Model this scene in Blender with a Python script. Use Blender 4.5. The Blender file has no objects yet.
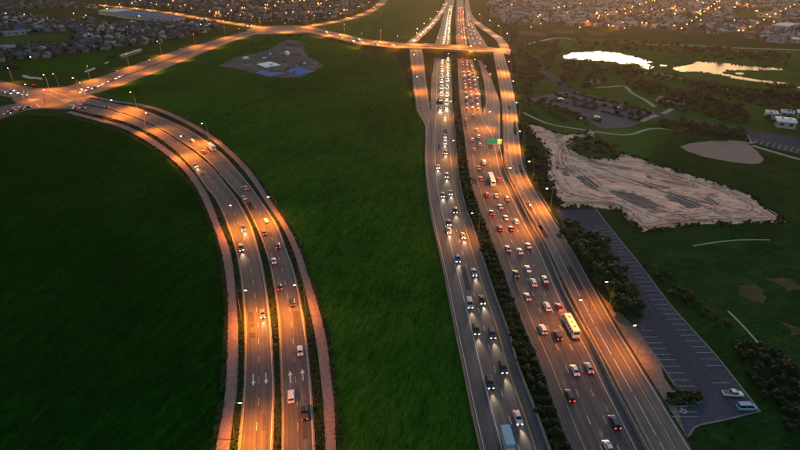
import bpy, bmesh, math, random
import numpy as np
from mathutils import Vector, Matrix, noise as mnoise
from mathutils.geometry import tessellate_polygon
R = math.radians
rnd = random.Random(7)
S = bpy.context.scene
COL = S.collection

# ------------------------------------------------------------------ camera
HC, PITCH, FPX = 115.0, R(27.0), 560.0          # metres, radians, focal length in 800-px-wide pixels
cam_d = bpy.data.cameras.new('camera'); cam = bpy.data.objects.new('camera', cam_d); COL.objects.link(cam)
cam.location = (0, 0, HC); cam.rotation_euler = (math.pi/2 - PITCH, 0, 0)
cam_d.sensor_width = 36; cam_d.lens = 36*FPX/800; cam_d.clip_start = 1; cam_d.clip_end = 30000
S.camera = cam
# ------------------------------------------------------------------ sky, sun, exposure
SUN_EL, SUN_AZ = R(4.0), R(16.0)                # azimuth measured from +Y towards +X
W = bpy.data.worlds.new('World'); S.world = W; W.use_nodes = True
nt = W.node_tree; bgn = nt.nodes['Background']
sky = nt.nodes.new('ShaderNodeTexSky'); sky.sky_type = 'NISHITA'; sky.sun_disc = False
sky.sun_elevation = SUN_EL; sky.sun_rotation = SUN_AZ; sky.altitude = 100
sky.air_density = 1.3; sky.dust_density = 3.0; sky.ozone_density = 2.3
nt.links.new(sky.outputs[0], bgn.inputs[0]); bgn.inputs[1].default_value = 0.15
sd = bpy.data.lights.new('sun', 'SUN'); sun = bpy.data.objects.new('sun', sd); COL.objects.link(sun)
sd.energy = 0.7; sd.angle = R(20); sd.color = (1.0, 0.58, 0.38)
dirv = Vector((math.sin(SUN_AZ)*math.cos(SUN_EL), math.cos(SUN_AZ)*math.cos(SUN_EL), math.sin(SUN_EL)))
sun.rotation_euler = dirv.to_track_quat('Z', 'Y').to_euler(); sun.location = (0, 0, 400)
S.view_settings.view_transform = 'Standard'; S.view_settings.look = 'None'
S.view_settings.exposure = 1.4; S.view_settings.gamma = 1.0
S.cycles.use_denoising = True; S.cycles.adaptive_threshold = .03
S.cycles.max_bounces = 4; S.cycles.diffuse_bounces = 1; S.cycles.glossy_bounces = 2
S.cycles.volume_bounces = 0; S.cycles.transparent_max_bounces = 8
S.cycles.volume_step_rate = 4; S.cycles.sample_clamp_indirect = 4
SODIUM = (1.0, 0.255, 0.012)
LAMP_W, HEAD_W = 17500.0, 2000.0

# ------------------------------------------------------------------ helpers
SP, CP = math.sin(PITCH), math.cos(PITCH)
def G(x, y, z=0.0):
    "point of the place at height z that the photograph shows at pixel (x, y)"
    u = (x-400)/FPX; v = (225-y)/FPX
    t = (HC-z)/(SP - v*CP)
    return Vector((t*u, t*(CP+v*SP), z))
def pix(p):
    dz = p[2]-HC; d = p[1]*CP - dz*SP
    return 400+FPX*p[0]/d, 225-FPX*(p[1]*SP+dz*CP)/d
def tag(o, label=None, cat=None, group=None, kind=None):
    if label: o['label'] = label
    if cat: o['category'] = cat
    if group: o['group'] = group
    if kind: o['kind'] = kind
    return o
def nth(n):
    s = 'th' if 10 <= n % 100 <= 20 else {1: 'st', 2: 'nd', 3: 'rd'}.get(n % 10, 'th')
    w = ['', 'first', 'second', 'third', 'fourth', 'fifth', 'sixth', 'seventh', 'eighth', 'ninth', 'tenth']
    return w[n] if n <= 10 else f'{n}{s}'
def mesh(name, verts, faces, uvs=None, smooth=False):
    m = bpy.data.meshes.new(name); m.from_pydata([tuple(v) for v in verts], [], faces)
    if uvs is not None:
        ul = m.uv_layers.new(name='UVMap')
        li = np.zeros(len(m.loops), dtype=np.int32); m.loops.foreach_get('vertex_index', li)
        ul.data.foreach_set('uv', np.asarray(uvs, dtype=np.float32)[li].ravel())
    if smooth: m.shade_smooth()
    m.update(); return m
def obj(name, m, material=None, parent=None, loc=None, rz=0.0):
    o = bpy.data.objects.new(name, m); COL.objects.link(o)
    if material is not None and m is not None and len(m.materials) == 0: m.materials.append(material)
    if parent is not None: o.parent = parent
    if loc is not None: o.location = loc
    if rz: o.rotation_euler = (0, 0, rz)
    return o
def empty(name, loc, rz=0.0):
    o = bpy.data.objects.new(name, None); COL.objects.link(o); o.location = loc; o.rotation_euler = (0, 0, rz)
    o.empty_display_size = .3; return o
class MB:
    def __init__(s): s.v = []; s.f = []
    def add(s, vs, fs):
        b = len(s.v); s.v += [tuple(v) for v in vs]; s.f += [tuple(i+b for i in f) for f in fs]; return s
    def box(s, x0, x1, y0, y1, z0, z1, tx=0, ty=0):
        s.add([(x0, y0, z0), (x1, y0, z0), (x1, y1, z0), (x0, y1, z0), (x0+tx, y0+ty, z1), (x1-tx, y0+ty, z1), (x1-tx, y1-ty, z1), (x0+tx, y1-ty, z1)],
              [(0, 3, 2, 1), (4, 5, 6, 7), (0, 1, 5, 4), (1, 2, 6, 5), (2, 3, 7, 6), (3, 0, 4, 7)]); return s
    def tube(s, pts, rad, n=6):
        rings = []; pts = [Vector(p) for p in pts]
        for i, p in enumerate(pts):
            d = (pts[min(i+1, len(pts)-1)]-pts[max(i-1, 0)]).normalized()
            a = d.orthogonal().normalized(); b = d.cross(a); r = rad[i] if isinstance(rad, (list, tuple)) else rad
            rings.append([p + (a*math.cos(2*math.pi*k/n)+b*math.sin(2*math.pi*k/n))*r for k in range(n)])
        vs = [v for rg in rings for v in rg]; fs = []
        for i in range(len(pts)-1):
            for k in range(n): fs.append((i*n+k, i*n+(k+1) % n, (i+1)*n+(k+1) % n, (i+1)*n+k))
        fs.append(tuple(range(n-1, -1, -1))); fs.append(tuple((len(pts)-1)*n+k for k in range(n)))
        return s.add(vs, fs)
    def loft(s, rings):
        n = len(rings[0]); vs = [v for r in rings for v in r]; fs = []
        for i in range(len(rings)-1):
            for k in range(n): fs.append((i*n+k, i*n+(k+1) % n, (i+1)*n+(k+1) % n, (i+1)*n+k))
        fs.append(tuple(range(n-1, -1, -1))); fs.append(tuple((len(rings)-1)*n+k for k in range(n)))
        return s.add(vs, fs)
    def mesh(s, name, smooth=False): return mesh(name, s.v, s.f, None, smooth)
def catmull(P, n):
    "n points along the smooth curve through P, even steps of P's index"
    P = [Vector(p) for p in P]; out = []; m = len(P)-1
    for i in range(n):
        t = i*m/(n-1); k = min(int(t), m-1); t -= k
        a, b, c, d = P[max(k-1, 0)], P[k], P[k+1], P[min(k+2, m)]
        out.append(.5*((2*b)+(c-a)*t+(2*a-5*b+4*c-d)*t*t+(3*b-a-3*c+d)*t**3))
    return out

# ------------------------------------------------------------------ materials
def newmat(name):
    m = bpy.data.materials.new(name); m.use_nodes = True
    n = m.node_tree.nodes; return m, n, m.node_tree.links, n['Principled BSDF']
def ramp(n, cols, pos=None):
    r = n.new('ShaderNodeValToRGB'); e = r.color_ramp.elements
    while len(e) < len(cols): e.new(.5)
    for i, c in enumerate(cols): e[i].position = pos[i] if pos else i/(len(cols)-1); e[i].color = (*c, 1)
    return r
def plain(name, c, rough=.6, metal=0., emit=None, estr=0., coat=0., spec=.5):
    m, n, l, b = newmat(name); b.inputs['Specular IOR Level'].default_value = spec; b.inputs['Base Color'].default_value = (*c, 1); b.inputs['Roughness'].default_value = rough; b.inputs['Metallic'].default_value = metal
    if coat: b.inputs['Coat Weight'].default_value = coat
    if emit: b.inputs['Emission Color'].default_value = (*emit, 1); b.inputs['Emission Strength'].default_value = estr; m.cycles.emission_sampling = 'NONE'
    else:
        t = n.new('ShaderNodeTexNoise'); t.inputs['Scale'].default_value = 3; t.inputs['Detail'].default_value = 3
        tc = n.new('ShaderNodeTexCoord'); l.new(tc.outputs['Object'], t.inputs['Vector'])
        r = ramp(n, [tuple(x*.8 for x in c), tuple(min(1, x*1.15) for x in c)], (.3, .7)); l.new(t.outputs['Fac'], r.inputs['Fac']); l.new(r.outputs['Color'], b.inputs['Base Color'])
    return m
def land(name, cols, big=.02, small=.25, stretch=(1, 1), rot=0., mix=.5, bump=.4, rough=.95, pos=(.25, .5, .75), bdist=.5, spec=.0, warp=.6, grain=1.0, gamp=.3):
    "open ground: two noises of world position, the small one stretched along one direction"
    m, n, l, b = newmat(name); b.inputs['Roughness'].default_value = rough; b.inputs['Specular IOR Level'].default_value = spec
    g = n.new('ShaderNodeNewGeometry')
    mp = n.new('ShaderNodeMapping'); mp.vector_type = 'TEXTURE'; mp.inputs['Rotation'].default_value = (0, 0, rot); mp.inputs['Scale'].default_value = (1/stretch[0], 1/stretch[1], 1)
    l.new(g.outputs['Position'], mp.inputs['Vector'])
    a = n.new('ShaderNodeTexNoise'); a.inputs['Scale'].default_value = big; a.inputs['Detail'].default_value = 6; a.inputs['Roughness'].default_value = .6; a.inputs['Distortion'].default_value = warp
    l.new(g.outputs['Position'], a.inputs['Vector'])
    c = n.new('ShaderNodeTexNoise'); c.inputs['Scale'].default_value = small; c.inputs['Detail'].default_value = 8; c.inputs['Roughness'].default_value = .65; c.inputs['Distortion'].default_value = warp*.5
    l.new(mp.outputs['Vector'], c.inputs['Vector'])
    mx = n.new('ShaderNodeMix'); mx.inputs['Factor'].default_value = mix; l.new(a.outputs['Fac'], mx.inputs[2]); l.new(c.outputs['Fac'], mx.inputs[3])
    r = ramp(n, cols, pos if len(cols) == 3 else None); l.new(mx.outputs[0], r.inputs['Fac'])
    gn = n.new('ShaderNodeTexNoise'); gn.inputs['Scale'].default_value = grain; gn.inputs['Detail'].default_value = 4; gn.inputs['Roughness'].default_value = .8; gn.inputs['Distortion'].default_value = .8; l.new(mp.outputs['Vector'] if stretch != (1, 1) else g.outputs['Position'], gn.inputs['Vector'])
    gr = ramp(n, [(1-gamp,)*3, (1+gamp,)*3], (.32, .68)); l.new(gn.outputs['Fac'], gr.inputs['Fac'])
    ml = n.new('ShaderNodeMix'); ml.data_type = 'RGBA'; ml.blend_type = 'MULTIPLY'; ml.inputs[0].default_value = 1; l.new(r.outputs['Color'], ml.inputs[6]); l.new(gr.outputs['Color'], ml.inputs[7]); l.new(ml.outputs[2], b.inputs['Base Color'])
    if bump:
        bp = n.new('ShaderNodeBump'); bp.inputs['Strength'].default_value = bump; bp.inputs['Distance'].default_value = bdist
        l.new(c.outputs['Fac'], bp.inputs['Height']); l.new(bp.outputs['Normal'], b.inputs['Normal'])
    return m
def asphalt(name, dark, light, rough=.75):
    "u is metres across, v metres along: wheel-track streaks, patches and fine grain"
    m, n, l, b = newmat(name); b.inputs['Roughness'].default_value = rough; b.inputs['Specular IOR Level'].default_value = .25
    uv = n.new('ShaderNodeUVMap'); mp = n.new('ShaderNodeMapping'); mp.inputs['Scale'].default_value = (1.5, .012, 1); l.new(uv.outputs[0], mp.inputs[0])
    a = n.new('ShaderNodeTexNoise'); a.inputs['Scale'].default_value = 1; a.inputs['Detail'].default_value = 5; l.new(mp.outputs[0], a.inputs[0])
    g = n.new('ShaderNodeNewGeometry'); c = n.new('ShaderNodeTexNoise'); c.inputs['Scale'].default_value = .11; c.inputs['Detail'].default_value = 9; c.inputs['Roughness'].default_value = .7; l.new(g.outputs['Position'], c.inputs[0])
    mx = n.new('ShaderNodeMix'); mx.inputs['Factor'].default_value = .35; l.new(a.outputs['Fac'], mx.inputs[2]); l.new(c.outputs['Fac'], mx.inputs[3])
    r = ramp(n, [tuple(q*.7 for q in dark), tuple(q*1.12 for q in light)], (.36, .64)); l.new(mx.outputs[0], r.inputs['Fac']); l.new(r.outputs['Color'], b.inputs['Base Color'])
    f = n.new('ShaderNodeTexNoise'); f.inputs['Scale'].default_value = 4; f.inputs['Detail'].default_value = 4; l.new(g.outputs['Position'], f.inputs[0])
    bp = n.new('ShaderNodeBump'); bp.inputs['Strength'].default_value = .25; bp.inputs['Distance'].default_value = .03; l.new(f.outputs['Fac'], bp.inputs['Height']); l.new(bp.outputs['Normal'], b.inputs['Normal'])
    return m
def leafmat(name, cols):
    m, n, l, b = newmat(name); b.inputs['Roughness'].default_value = .7; b.inputs['Specular IOR Level'].default_value = .2
    g = n.new('ShaderNodeNewGeometry'); oi = n.new('ShaderNodeObjectInfo')
    mx = n.new('ShaderNodeMix'); mx.inputs['Factor'].default_value = .4; l.new(g.outputs['Random Per Island'], mx.inputs[2]); l.new(oi.outputs['Random'], mx.inputs[3])
    r = ramp(n, cols); l.new(mx.outputs[0], r.inputs['Fac']); l.new(r.outputs['Color'], b.inputs['Base Color'])
    return m
M = {}
M['scrub'] = land('scrub', [(.010, .03, .008), (.024, .05, .014), (.06, .07, .028)], .012, .12, mix=.5, bump=.6, bdist=.8)
M['leftfield'] = land('crop_vignette_dark', [(.0012, .016, .0008), (.003, .032, .002), (.012, .056, .005)], .012, .22, (.4, 1.3), R(72), .55, .6, pos=(.34, .5, .68), warp=.7, grain=.8, gamp=.65)  # vignette falloff put into the crop colour, darker than the middle field
M['midfield'] = land('crop_green', [(.005, .034, .002), (.016, .070, .006), (.044, .100, .012)], .014, .2, (.4, 1.3), R(74), .5, .6, pos=(.34, .5, .68), warp=.7, grain=.75, gamp=.6)
M['lawn'] = land('lawn', [(.006, .032, .006), (.013, .050, .011), (.038, .064, .017)], .03, .2, (.6, 1.2), R(15), .45, .5, pos=(.38, .5, .66), warp=1.2, grain=.8, gamp=.45)
M['park'] = land('park_grass', [(.014, .052, .008), (.038, .098, .016), (.095, .118, .036)], .011, .06, (.5, 1.4), R(5), .45, .5, pos=(.36, .5, .66))
M['farfield'] = land('far_field', [(.018, .06, .012), (.035, .085, .018), (.06, .1, .025)], .008, .05, (.3, 1.2), R(10), .5, .3)
M['verge'] = land('verge_soil', [(.010, .02, .006), (.024, .034, .011), (.06, .052, .024)], .08, .6, mix=.6, bump=.8, bdist=.3)
M['dirt'] = land('graded_dirt', [(.28, .18, .135), (.86, .47, .33), (.92, .60, .45)], .045, .11, (.3, 1.5), R(-48), .5, .6, pos=(.40, .46, .64), bdist=.5, warp=2.6, grain=.5, gamp=.28)
M['worn'] = land('worn_turf', [(.03, .045, .015), (.09, .075, .04), (.16, .12, .075)], .1, .3, mix=.5, bump=.3)
M['lot2'] = land('lot_worn_asphalt', [(.10, .09, .098), (.145, .13, .14), (.19, .17, .175)], .05, .4, mix=.4, bump=.15)
M['infield'] = land('infield_dirt', [(.28, .185, .145), (.36, .24, .19), (.42, .285, .225)], .05, .4, (.3, 1), R(-10), .5, .2)
M['soil'] = land('bare_soil', [(.14, .10, .075), (.26, .185, .14), (.36, .27, .21)], .05, .3, mix=.5, bump=.6)
M['site'] = land('site_ground', [(.05, .05, .055), (.13, .115, .105), (.30, .25, .21)], .03, .12, mix=.5, bump=.8, bdist=.8)
M['asphalt'] = asphalt('asphalt_freeway', (.068, .062, .068), (.125, .112, .11))
M['asphalt2'] = asphalt('asphalt_boulevard', (.07, .062, .07), (.12, .105, .105))
M['asphalt3'] = asphalt('asphalt_ramp', (.10, .09, .095), (.17, .15, .145))
M['lot'] = land('lot_asphalt', [(.055, .055, .075), (.078, .077, .10), (.115, .11, .13)], .05, .5, mix=.4, bump=.15, rough=.8)
M['concrete'] = land('concrete', [(.16, .145, .13), (.23, .21, .19), (.30, .27, .24)], .1, 1.2, mix=.5, bump=.2, rough=.85)
M['paving'] = land('path_paving', [(.20, .135, .12), (.27, .185, .16), (.33, .23, .20)], .06, .8, mix=.5, bump=.15, rough=.85)
M['path'] = land('pale_path', [(.30, .26, .21), (.40, .36, .30), (.46, .42, .36)], .06, .8, mix=.5, bump=.1)
M['paint'] = land('road_paint', [(.50, .49, .46), (.66, .65, .62), (.74, .73, .70)], .3, 2.5, mix=.5, bump=0)
M['ypaint'] = land('yellow_paint', [(.50, .33, .08), (.62, .42, .10), (.68, .48, .13)], .3, 2.5, mix=.5, bump=0)
M['steel'] = plain('galvanised_steel', (.35, .35, .36), .45, .7)
M['dsteel'] = plain('dark_steel', (.09, .09, .10), .5, .5)
M['lampglow'] = plain('sodium_glow', (.9, .6, .3), .4, emit=(1, .5, .14), estr=40)
M['farglow'] = plain('far_sodium_glow', (.9, .6, .3), .4, emit=(1, .42, .10), estr=16)
M['head'] = plain('headlight_glow', (.9, .9, .85), .3, emit=(1, .86, .62), estr=14)
M['headfar'] = plain('queue_headlight_glow', (.9, .9, .85), .3, emit=(1, .78, .44), estr=8)
M['tail'] = plain('taillight_glow', (.5, .02, .02), .3, emit=(1, .03, .02), estr=3.0)
M['tailfar'] = plain('queue_taillight_glow', (.5, .02, .02), .3, emit=(1, .06, .03), estr=1.4)
M['glass'] = plain('car_glass', (.012, .015, .02), .12)
M['tyre'] = plain('tyre', (.02, .02, .02), .9)
M['rim'] = plain('alloy_rim', (.4, .4, .41), .35, .8)
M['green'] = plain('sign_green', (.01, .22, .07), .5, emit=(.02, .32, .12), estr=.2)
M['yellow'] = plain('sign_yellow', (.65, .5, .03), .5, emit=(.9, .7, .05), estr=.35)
M['white'] = plain('white_paint', (.75, .75, .74), .5)
M['bluetarp'] = plain('blue_liner', (.01, .16, .52), .9, spec=.05)
M['blueroof'] = plain('blue_roof', (.07, .16, .34), .9, spec=.1)
M['paleroof'] = plain('pale_roof', (.55, .55, .55), .6)
M['bark'] = plain('bark', (.07, .05, .035), .9)
M['leaf'] = leafmat('foliage', [(.004, .022, .004), (.011, .042, .008), (.026, .064, .013)])
M['leafd'] = leafmat('foliage_dark', [(.002, .013, .003), (.005, .026, .006), (.013, .042, .010)])
M['leafo'] = leafmat('foliage_olive', [(.016, .034, .008), (.034, .054, .014), (.07, .07, .024)])
wm, wn, wl, wb = newmat('pond_water'); M['water'] = wm
wb.inputs['Base Color'].default_value = (.012, .016, .015, 1); wb.inputs['Roughness'].default_value = .2; wb.inputs['IOR'].default_value = 1.33; wb.inputs['Specular IOR Level'].default_value = .3; wb.inputs['Specular Tint'].default_value = (.55, .47, .40, 1)
tt = wn.new('ShaderNodeTexNoise'); tt.inputs['Scale'].default_value = .35; tt.inputs['Detail'].default_value = 4
gg = wn.new('ShaderNodeNewGeometry'); wl.new(gg.outputs['Position'], tt.inputs[0])
bb = wn.new('ShaderNodeBump'); bb.inputs['Strength'].default_value = .05; bb.inputs['Distance'].default_value = .2; wl.new(tt.outputs['Fac'], bb.inputs['Height']); wl.new(bb.outputs['Normal'], wb.inputs['Normal'])

# ------------------------------------------------------------------ ground sheets
ZL = {'ground': 0.0}
def poly_mesh(name, pts, z, ragged=0.0, step=4.0):
    P = [Vector((p.x, p.y, z)) for p in pts]
    if ragged:
        Q = []
        for i, a in enumerate(P):
            b = P[(i+1) % len(P)]; k = max(1, int((b-a).length/step))
            for j in range(k):
                q = a.lerp(b, j/k); d = mnoise.noise_vector(q*.13)*ragged + mnoise.noise_vector(q*.5)*ragged*.4
                Q.append(Vector((q.x+d.x, q.y+d.y, z)))
        P = Q
    tr = tessellate_polygon([P]); return mesh(name, P, [tuple(t) for t in tr])
def patch(name, pxpts, z, material, ragged=0.0, step=4.0, parent=None, label=None):
    o = obj(name, poly_mesh(name, [G(*p) for p in pxpts], z, ragged, step), material, parent)
    bm = bmesh.new(); bm.from_mesh(o.data); bmesh.ops.recalc_face_normals(bm, faces=bm.faces)
    for f in bm.faces:
        if f.normal.z < 0: f.normal_flip()
    bm.to_mesh(o.data); bm.free()
    if parent is None: tag(o, label, kind='structure')
    return o
gm = mesh('ground', [(-6000, -1500, 0), (6000, -1500, 0), (6000, 7000, 0), (-6000, 7000, 0)], [(0, 1, 2, 3)])
tag(obj('ground', gm, M['scrub']), 'dark scrubby ground around the freeway', kind='structure')
patch('left_field', [(-150, 520), (215, 520), (223, 450), (230, 400), (230, 330), (224, 262), (212, 226), (192, 188), (165, 158), (125, 134), (66, 116), (20, 115), (-40, 132), (-150, 170)], .02, M['leftfield'], label='dark green crop field inside the bend of the boulevard')
patch('middle_field', [(330, 520), (495, 520), (480, 450), (456, 337), (433, 225), (424, 175), (423, 125), (413, 100), (409, 60), (404, 50), (365, 46.5), (320, 39), (262, 34), (225, 45.5), (178, 64.5), (110, 90.5), (92, 97), (145, 106), (180, 117.5), (232, 151), (268, 196), (300, 250), (318, 308), (332, 360), (336, 430)], .02, M['midfield'], label='green crop field between the boulevard and the freeway')
patch('far_field', [(312, 26), (350, 21), (374, 12), (386, 0), (388, -8), (437, -8), (440, 6), (425, 30), (408, 42), (365, 38.5), (335, 31)], .02, M['farfield'], label='pale green field beyond the overpass road')
patch('park_ground', [(505, 45), (560, 38), (660, 40), (740, 47), (860, 52), (980, 130), (980, 240), (800, 225), (620, 200), (540, 120), (512, 80)], .02, M['park'], label='rough parkland grass around the ponds')
patch('lawn', [(597, 205), (645, 158), (680, 128), (860, 150), (1000, 220), (1050, 520), (700, 520), (690, 440), (762, 412), (700, 338), (640, 266)], .03, M['lawn'], 2.5, 5, label='dark green sports lawn beside the car park')
patch('suburb_lawn', [(-30, 66), (20, 70), (60, 76), (100, 68), (140, 55), (190, 42), (160, 44), (110, 52), (40, 58), (-30, 60)], .03, M['midfield'], 1.5, label='green meadow below the suburb')
patch('school_field', [(0, 37), (60, 34), (72, 37.5), (66, 40), (0, 45), (-20, 43)], .03, M['farfield'], label='olive school playing field among the houses')
patch('suburb_green', [(738, 12), (760, 9), (768, 13), (752, 18), (736, 18)], .03, M['farfield'], label='small green park among the houses')
TRK = land('track_soil', [(.004, .012, .003), (.008, .02, .005), (.02, .03, .01)], .1, .5, mix=.5, bump=.5)
# verge strips beside the boulevard, the freeway and the car park
patch('boulevard_verge', [(208, 520), (338, 520), (337, 450), (334, 390), (327, 337), (317, 300), (300, 250), (287, 225), (268, 196), (252, 172), (232, 151), (180, 117), (148, 105), (90, 95), (60, 108), (98, 122), (126, 128.5), (152, 142.5), (177, 160.5), (190, 177), (202, 196), (213, 226), (221, 251), (225, 276), (227, 300), (227, 337), (225, 387), (222, 412), (214, 452)], .04, M['verge'], label='planted verge along the boulevard')
patch('freeway_median', [(550, 520), (600, 520), (572, 450), (549, 387), (528, 337), (486, 225), (468, 162), (461, 112), (458, 60), (456, 25), (456, 5), (450, 5), (449, 25), (449, 60), (453, 112), (456, 162), (471, 225), (509, 337), (524, 387), (548, 450)], .04, M['verge'], label='dark soil of the planted freeway median')
patch('roadside_soil', [(690, 470), (700, 470), (688, 437), (678, 400), (658, 360), (641, 337), (630, 322), (605, 300), (580, 262), (560, 228), (548, 205), (530, 180), (521, 150), (517, 110), (512, 92), (505, 120), (520, 190), (560, 250), (600, 320), (650, 400), (672, 450)], .045, M['soil'], 1.2, label='bare tan soil strip between ramp and car park')
# park features
patch('sand_patch', [(556, 29), (578, 30), (574, 34), (550, 33)], .05, M['worn'], 6.0, 2.5)
patch('sand_patch', [(586, 31), (612, 32), (606, 36), (590, 35)], .05, M['worn'], 6.0, 2.5)
patch('sand_patch', [(520, 31), (548, 33), (545, 36.5), (520, 35)], .05, M['worn'], 6.0, 2.5)
patch('sand_patch', [(500, 22.5), (536, 22.5), (540, 25), (510, 25)], .05, M['worn'], 6.0, 2.5)
patch('sand_patch', [(585, 79), (598, 79), (601, 83), (590, 84)], .05, M['soil'], .6)
patch('sand_patch', [(660, 96), (686, 98), (690, 103), (684, 105), (655, 101)], .05, M['infield'], 1.0)
patch('sand_patch', [(744, 288), (760, 289), (770, 298), (758, 302), (746, 296)], .05, M['worn'], 4.0, .8)
patch('sand_patch', [(772, 279), (792, 278), (806, 287), (785, 288)], .05, M['worn'], 4.0, .8)
patch('sand_patch', [(776, 322), (790, 322), (800, 330), (786, 332)], .05, M['worn'], 4.0, .8)
patch('ball_field', [(680, 147), (690, 143.5), (710, 141), (735, 141.5), (748, 143.5), (757, 151), (764, 160), (760, 163.5), (751, 164), (735, 162.5), (720, 160), (703, 156.5), (688, 151.5)], .05, M['infield'], .3, label='bare pinkish ball field infield on the lawn')
for k, P in enumerate([
    [(562, 56), (571, 52.7), (585, 52), (599, 51.3), (618, 52.4), (636, 57), (652.7, 62.4), (646, 63.6), (654.5, 66.8), (649, 69.4), (641, 67.7), (636, 63.8), (620, 64), (615, 61.5), (590, 60.6), (564, 58)],
    [(673, 67), (686, 65.5), (693.4, 63.5), (697, 61.4), (718, 62.6), (735, 64.5), (751, 66.7), (765.5, 67.4), (783, 68.4), (783, 70), (768, 70.3), (752, 70.5), (738, 70.2), (729, 70.6), (724, 72.7), (730, 75), (745, 77.5), (758, 79.7), (774, 81.4), (790, 82.8), (789, 86.4), (778, 85), (765.5, 82.8), (744, 80.2), (727, 76.7), (704, 72.3), (688, 72.3), (674, 71.4)],
    [(660, 64.6), (667, 65.2), (665, 66.6), (660, 66)], [(735, 72.6), (745, 73), (742, 74.6), (736, 74.2)], [(797, 86.5), (815, 88.5), (815, 90), (797, 88)],
    [(22.5, 74.5), (30, 76), (43, 78), (41, 80), (30, 78.6), (22, 76.8)], [(85, 71.2), (95, 67.4), (95.5, 68.8), (86, 72.6)], [(105, 63), (109, 61.2), (109.6, 62.2), (106, 64.2)]]):
    patch('pond_water', P, .06, M['water'], 2.2, 3, label=['long pale pond reflecting the sky behind the park', 'branching pond reflecting the sky beside the parkland', 'tiny puddle between the two ponds', 'small pool on the pond spit', 'water sliver beyond the pond', 'pale canal water below the suburb', 'short canal stretch beside the meadow', 'canal glint below the dark tree'][k])
# construction site
patch('construction_ground', [(217, 66), (237, 57), (256, 53), (270, 49), (280, 43), (288, 40), (302, 41), (304, 50), (308, 57), (318, 61), (325, 66), (312, 72), (300, 77.5), (282, 78), (255, 73), (235, 68)], .05, M['site'], 3, 5, label='churned construction ground in the middle of the field')

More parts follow.
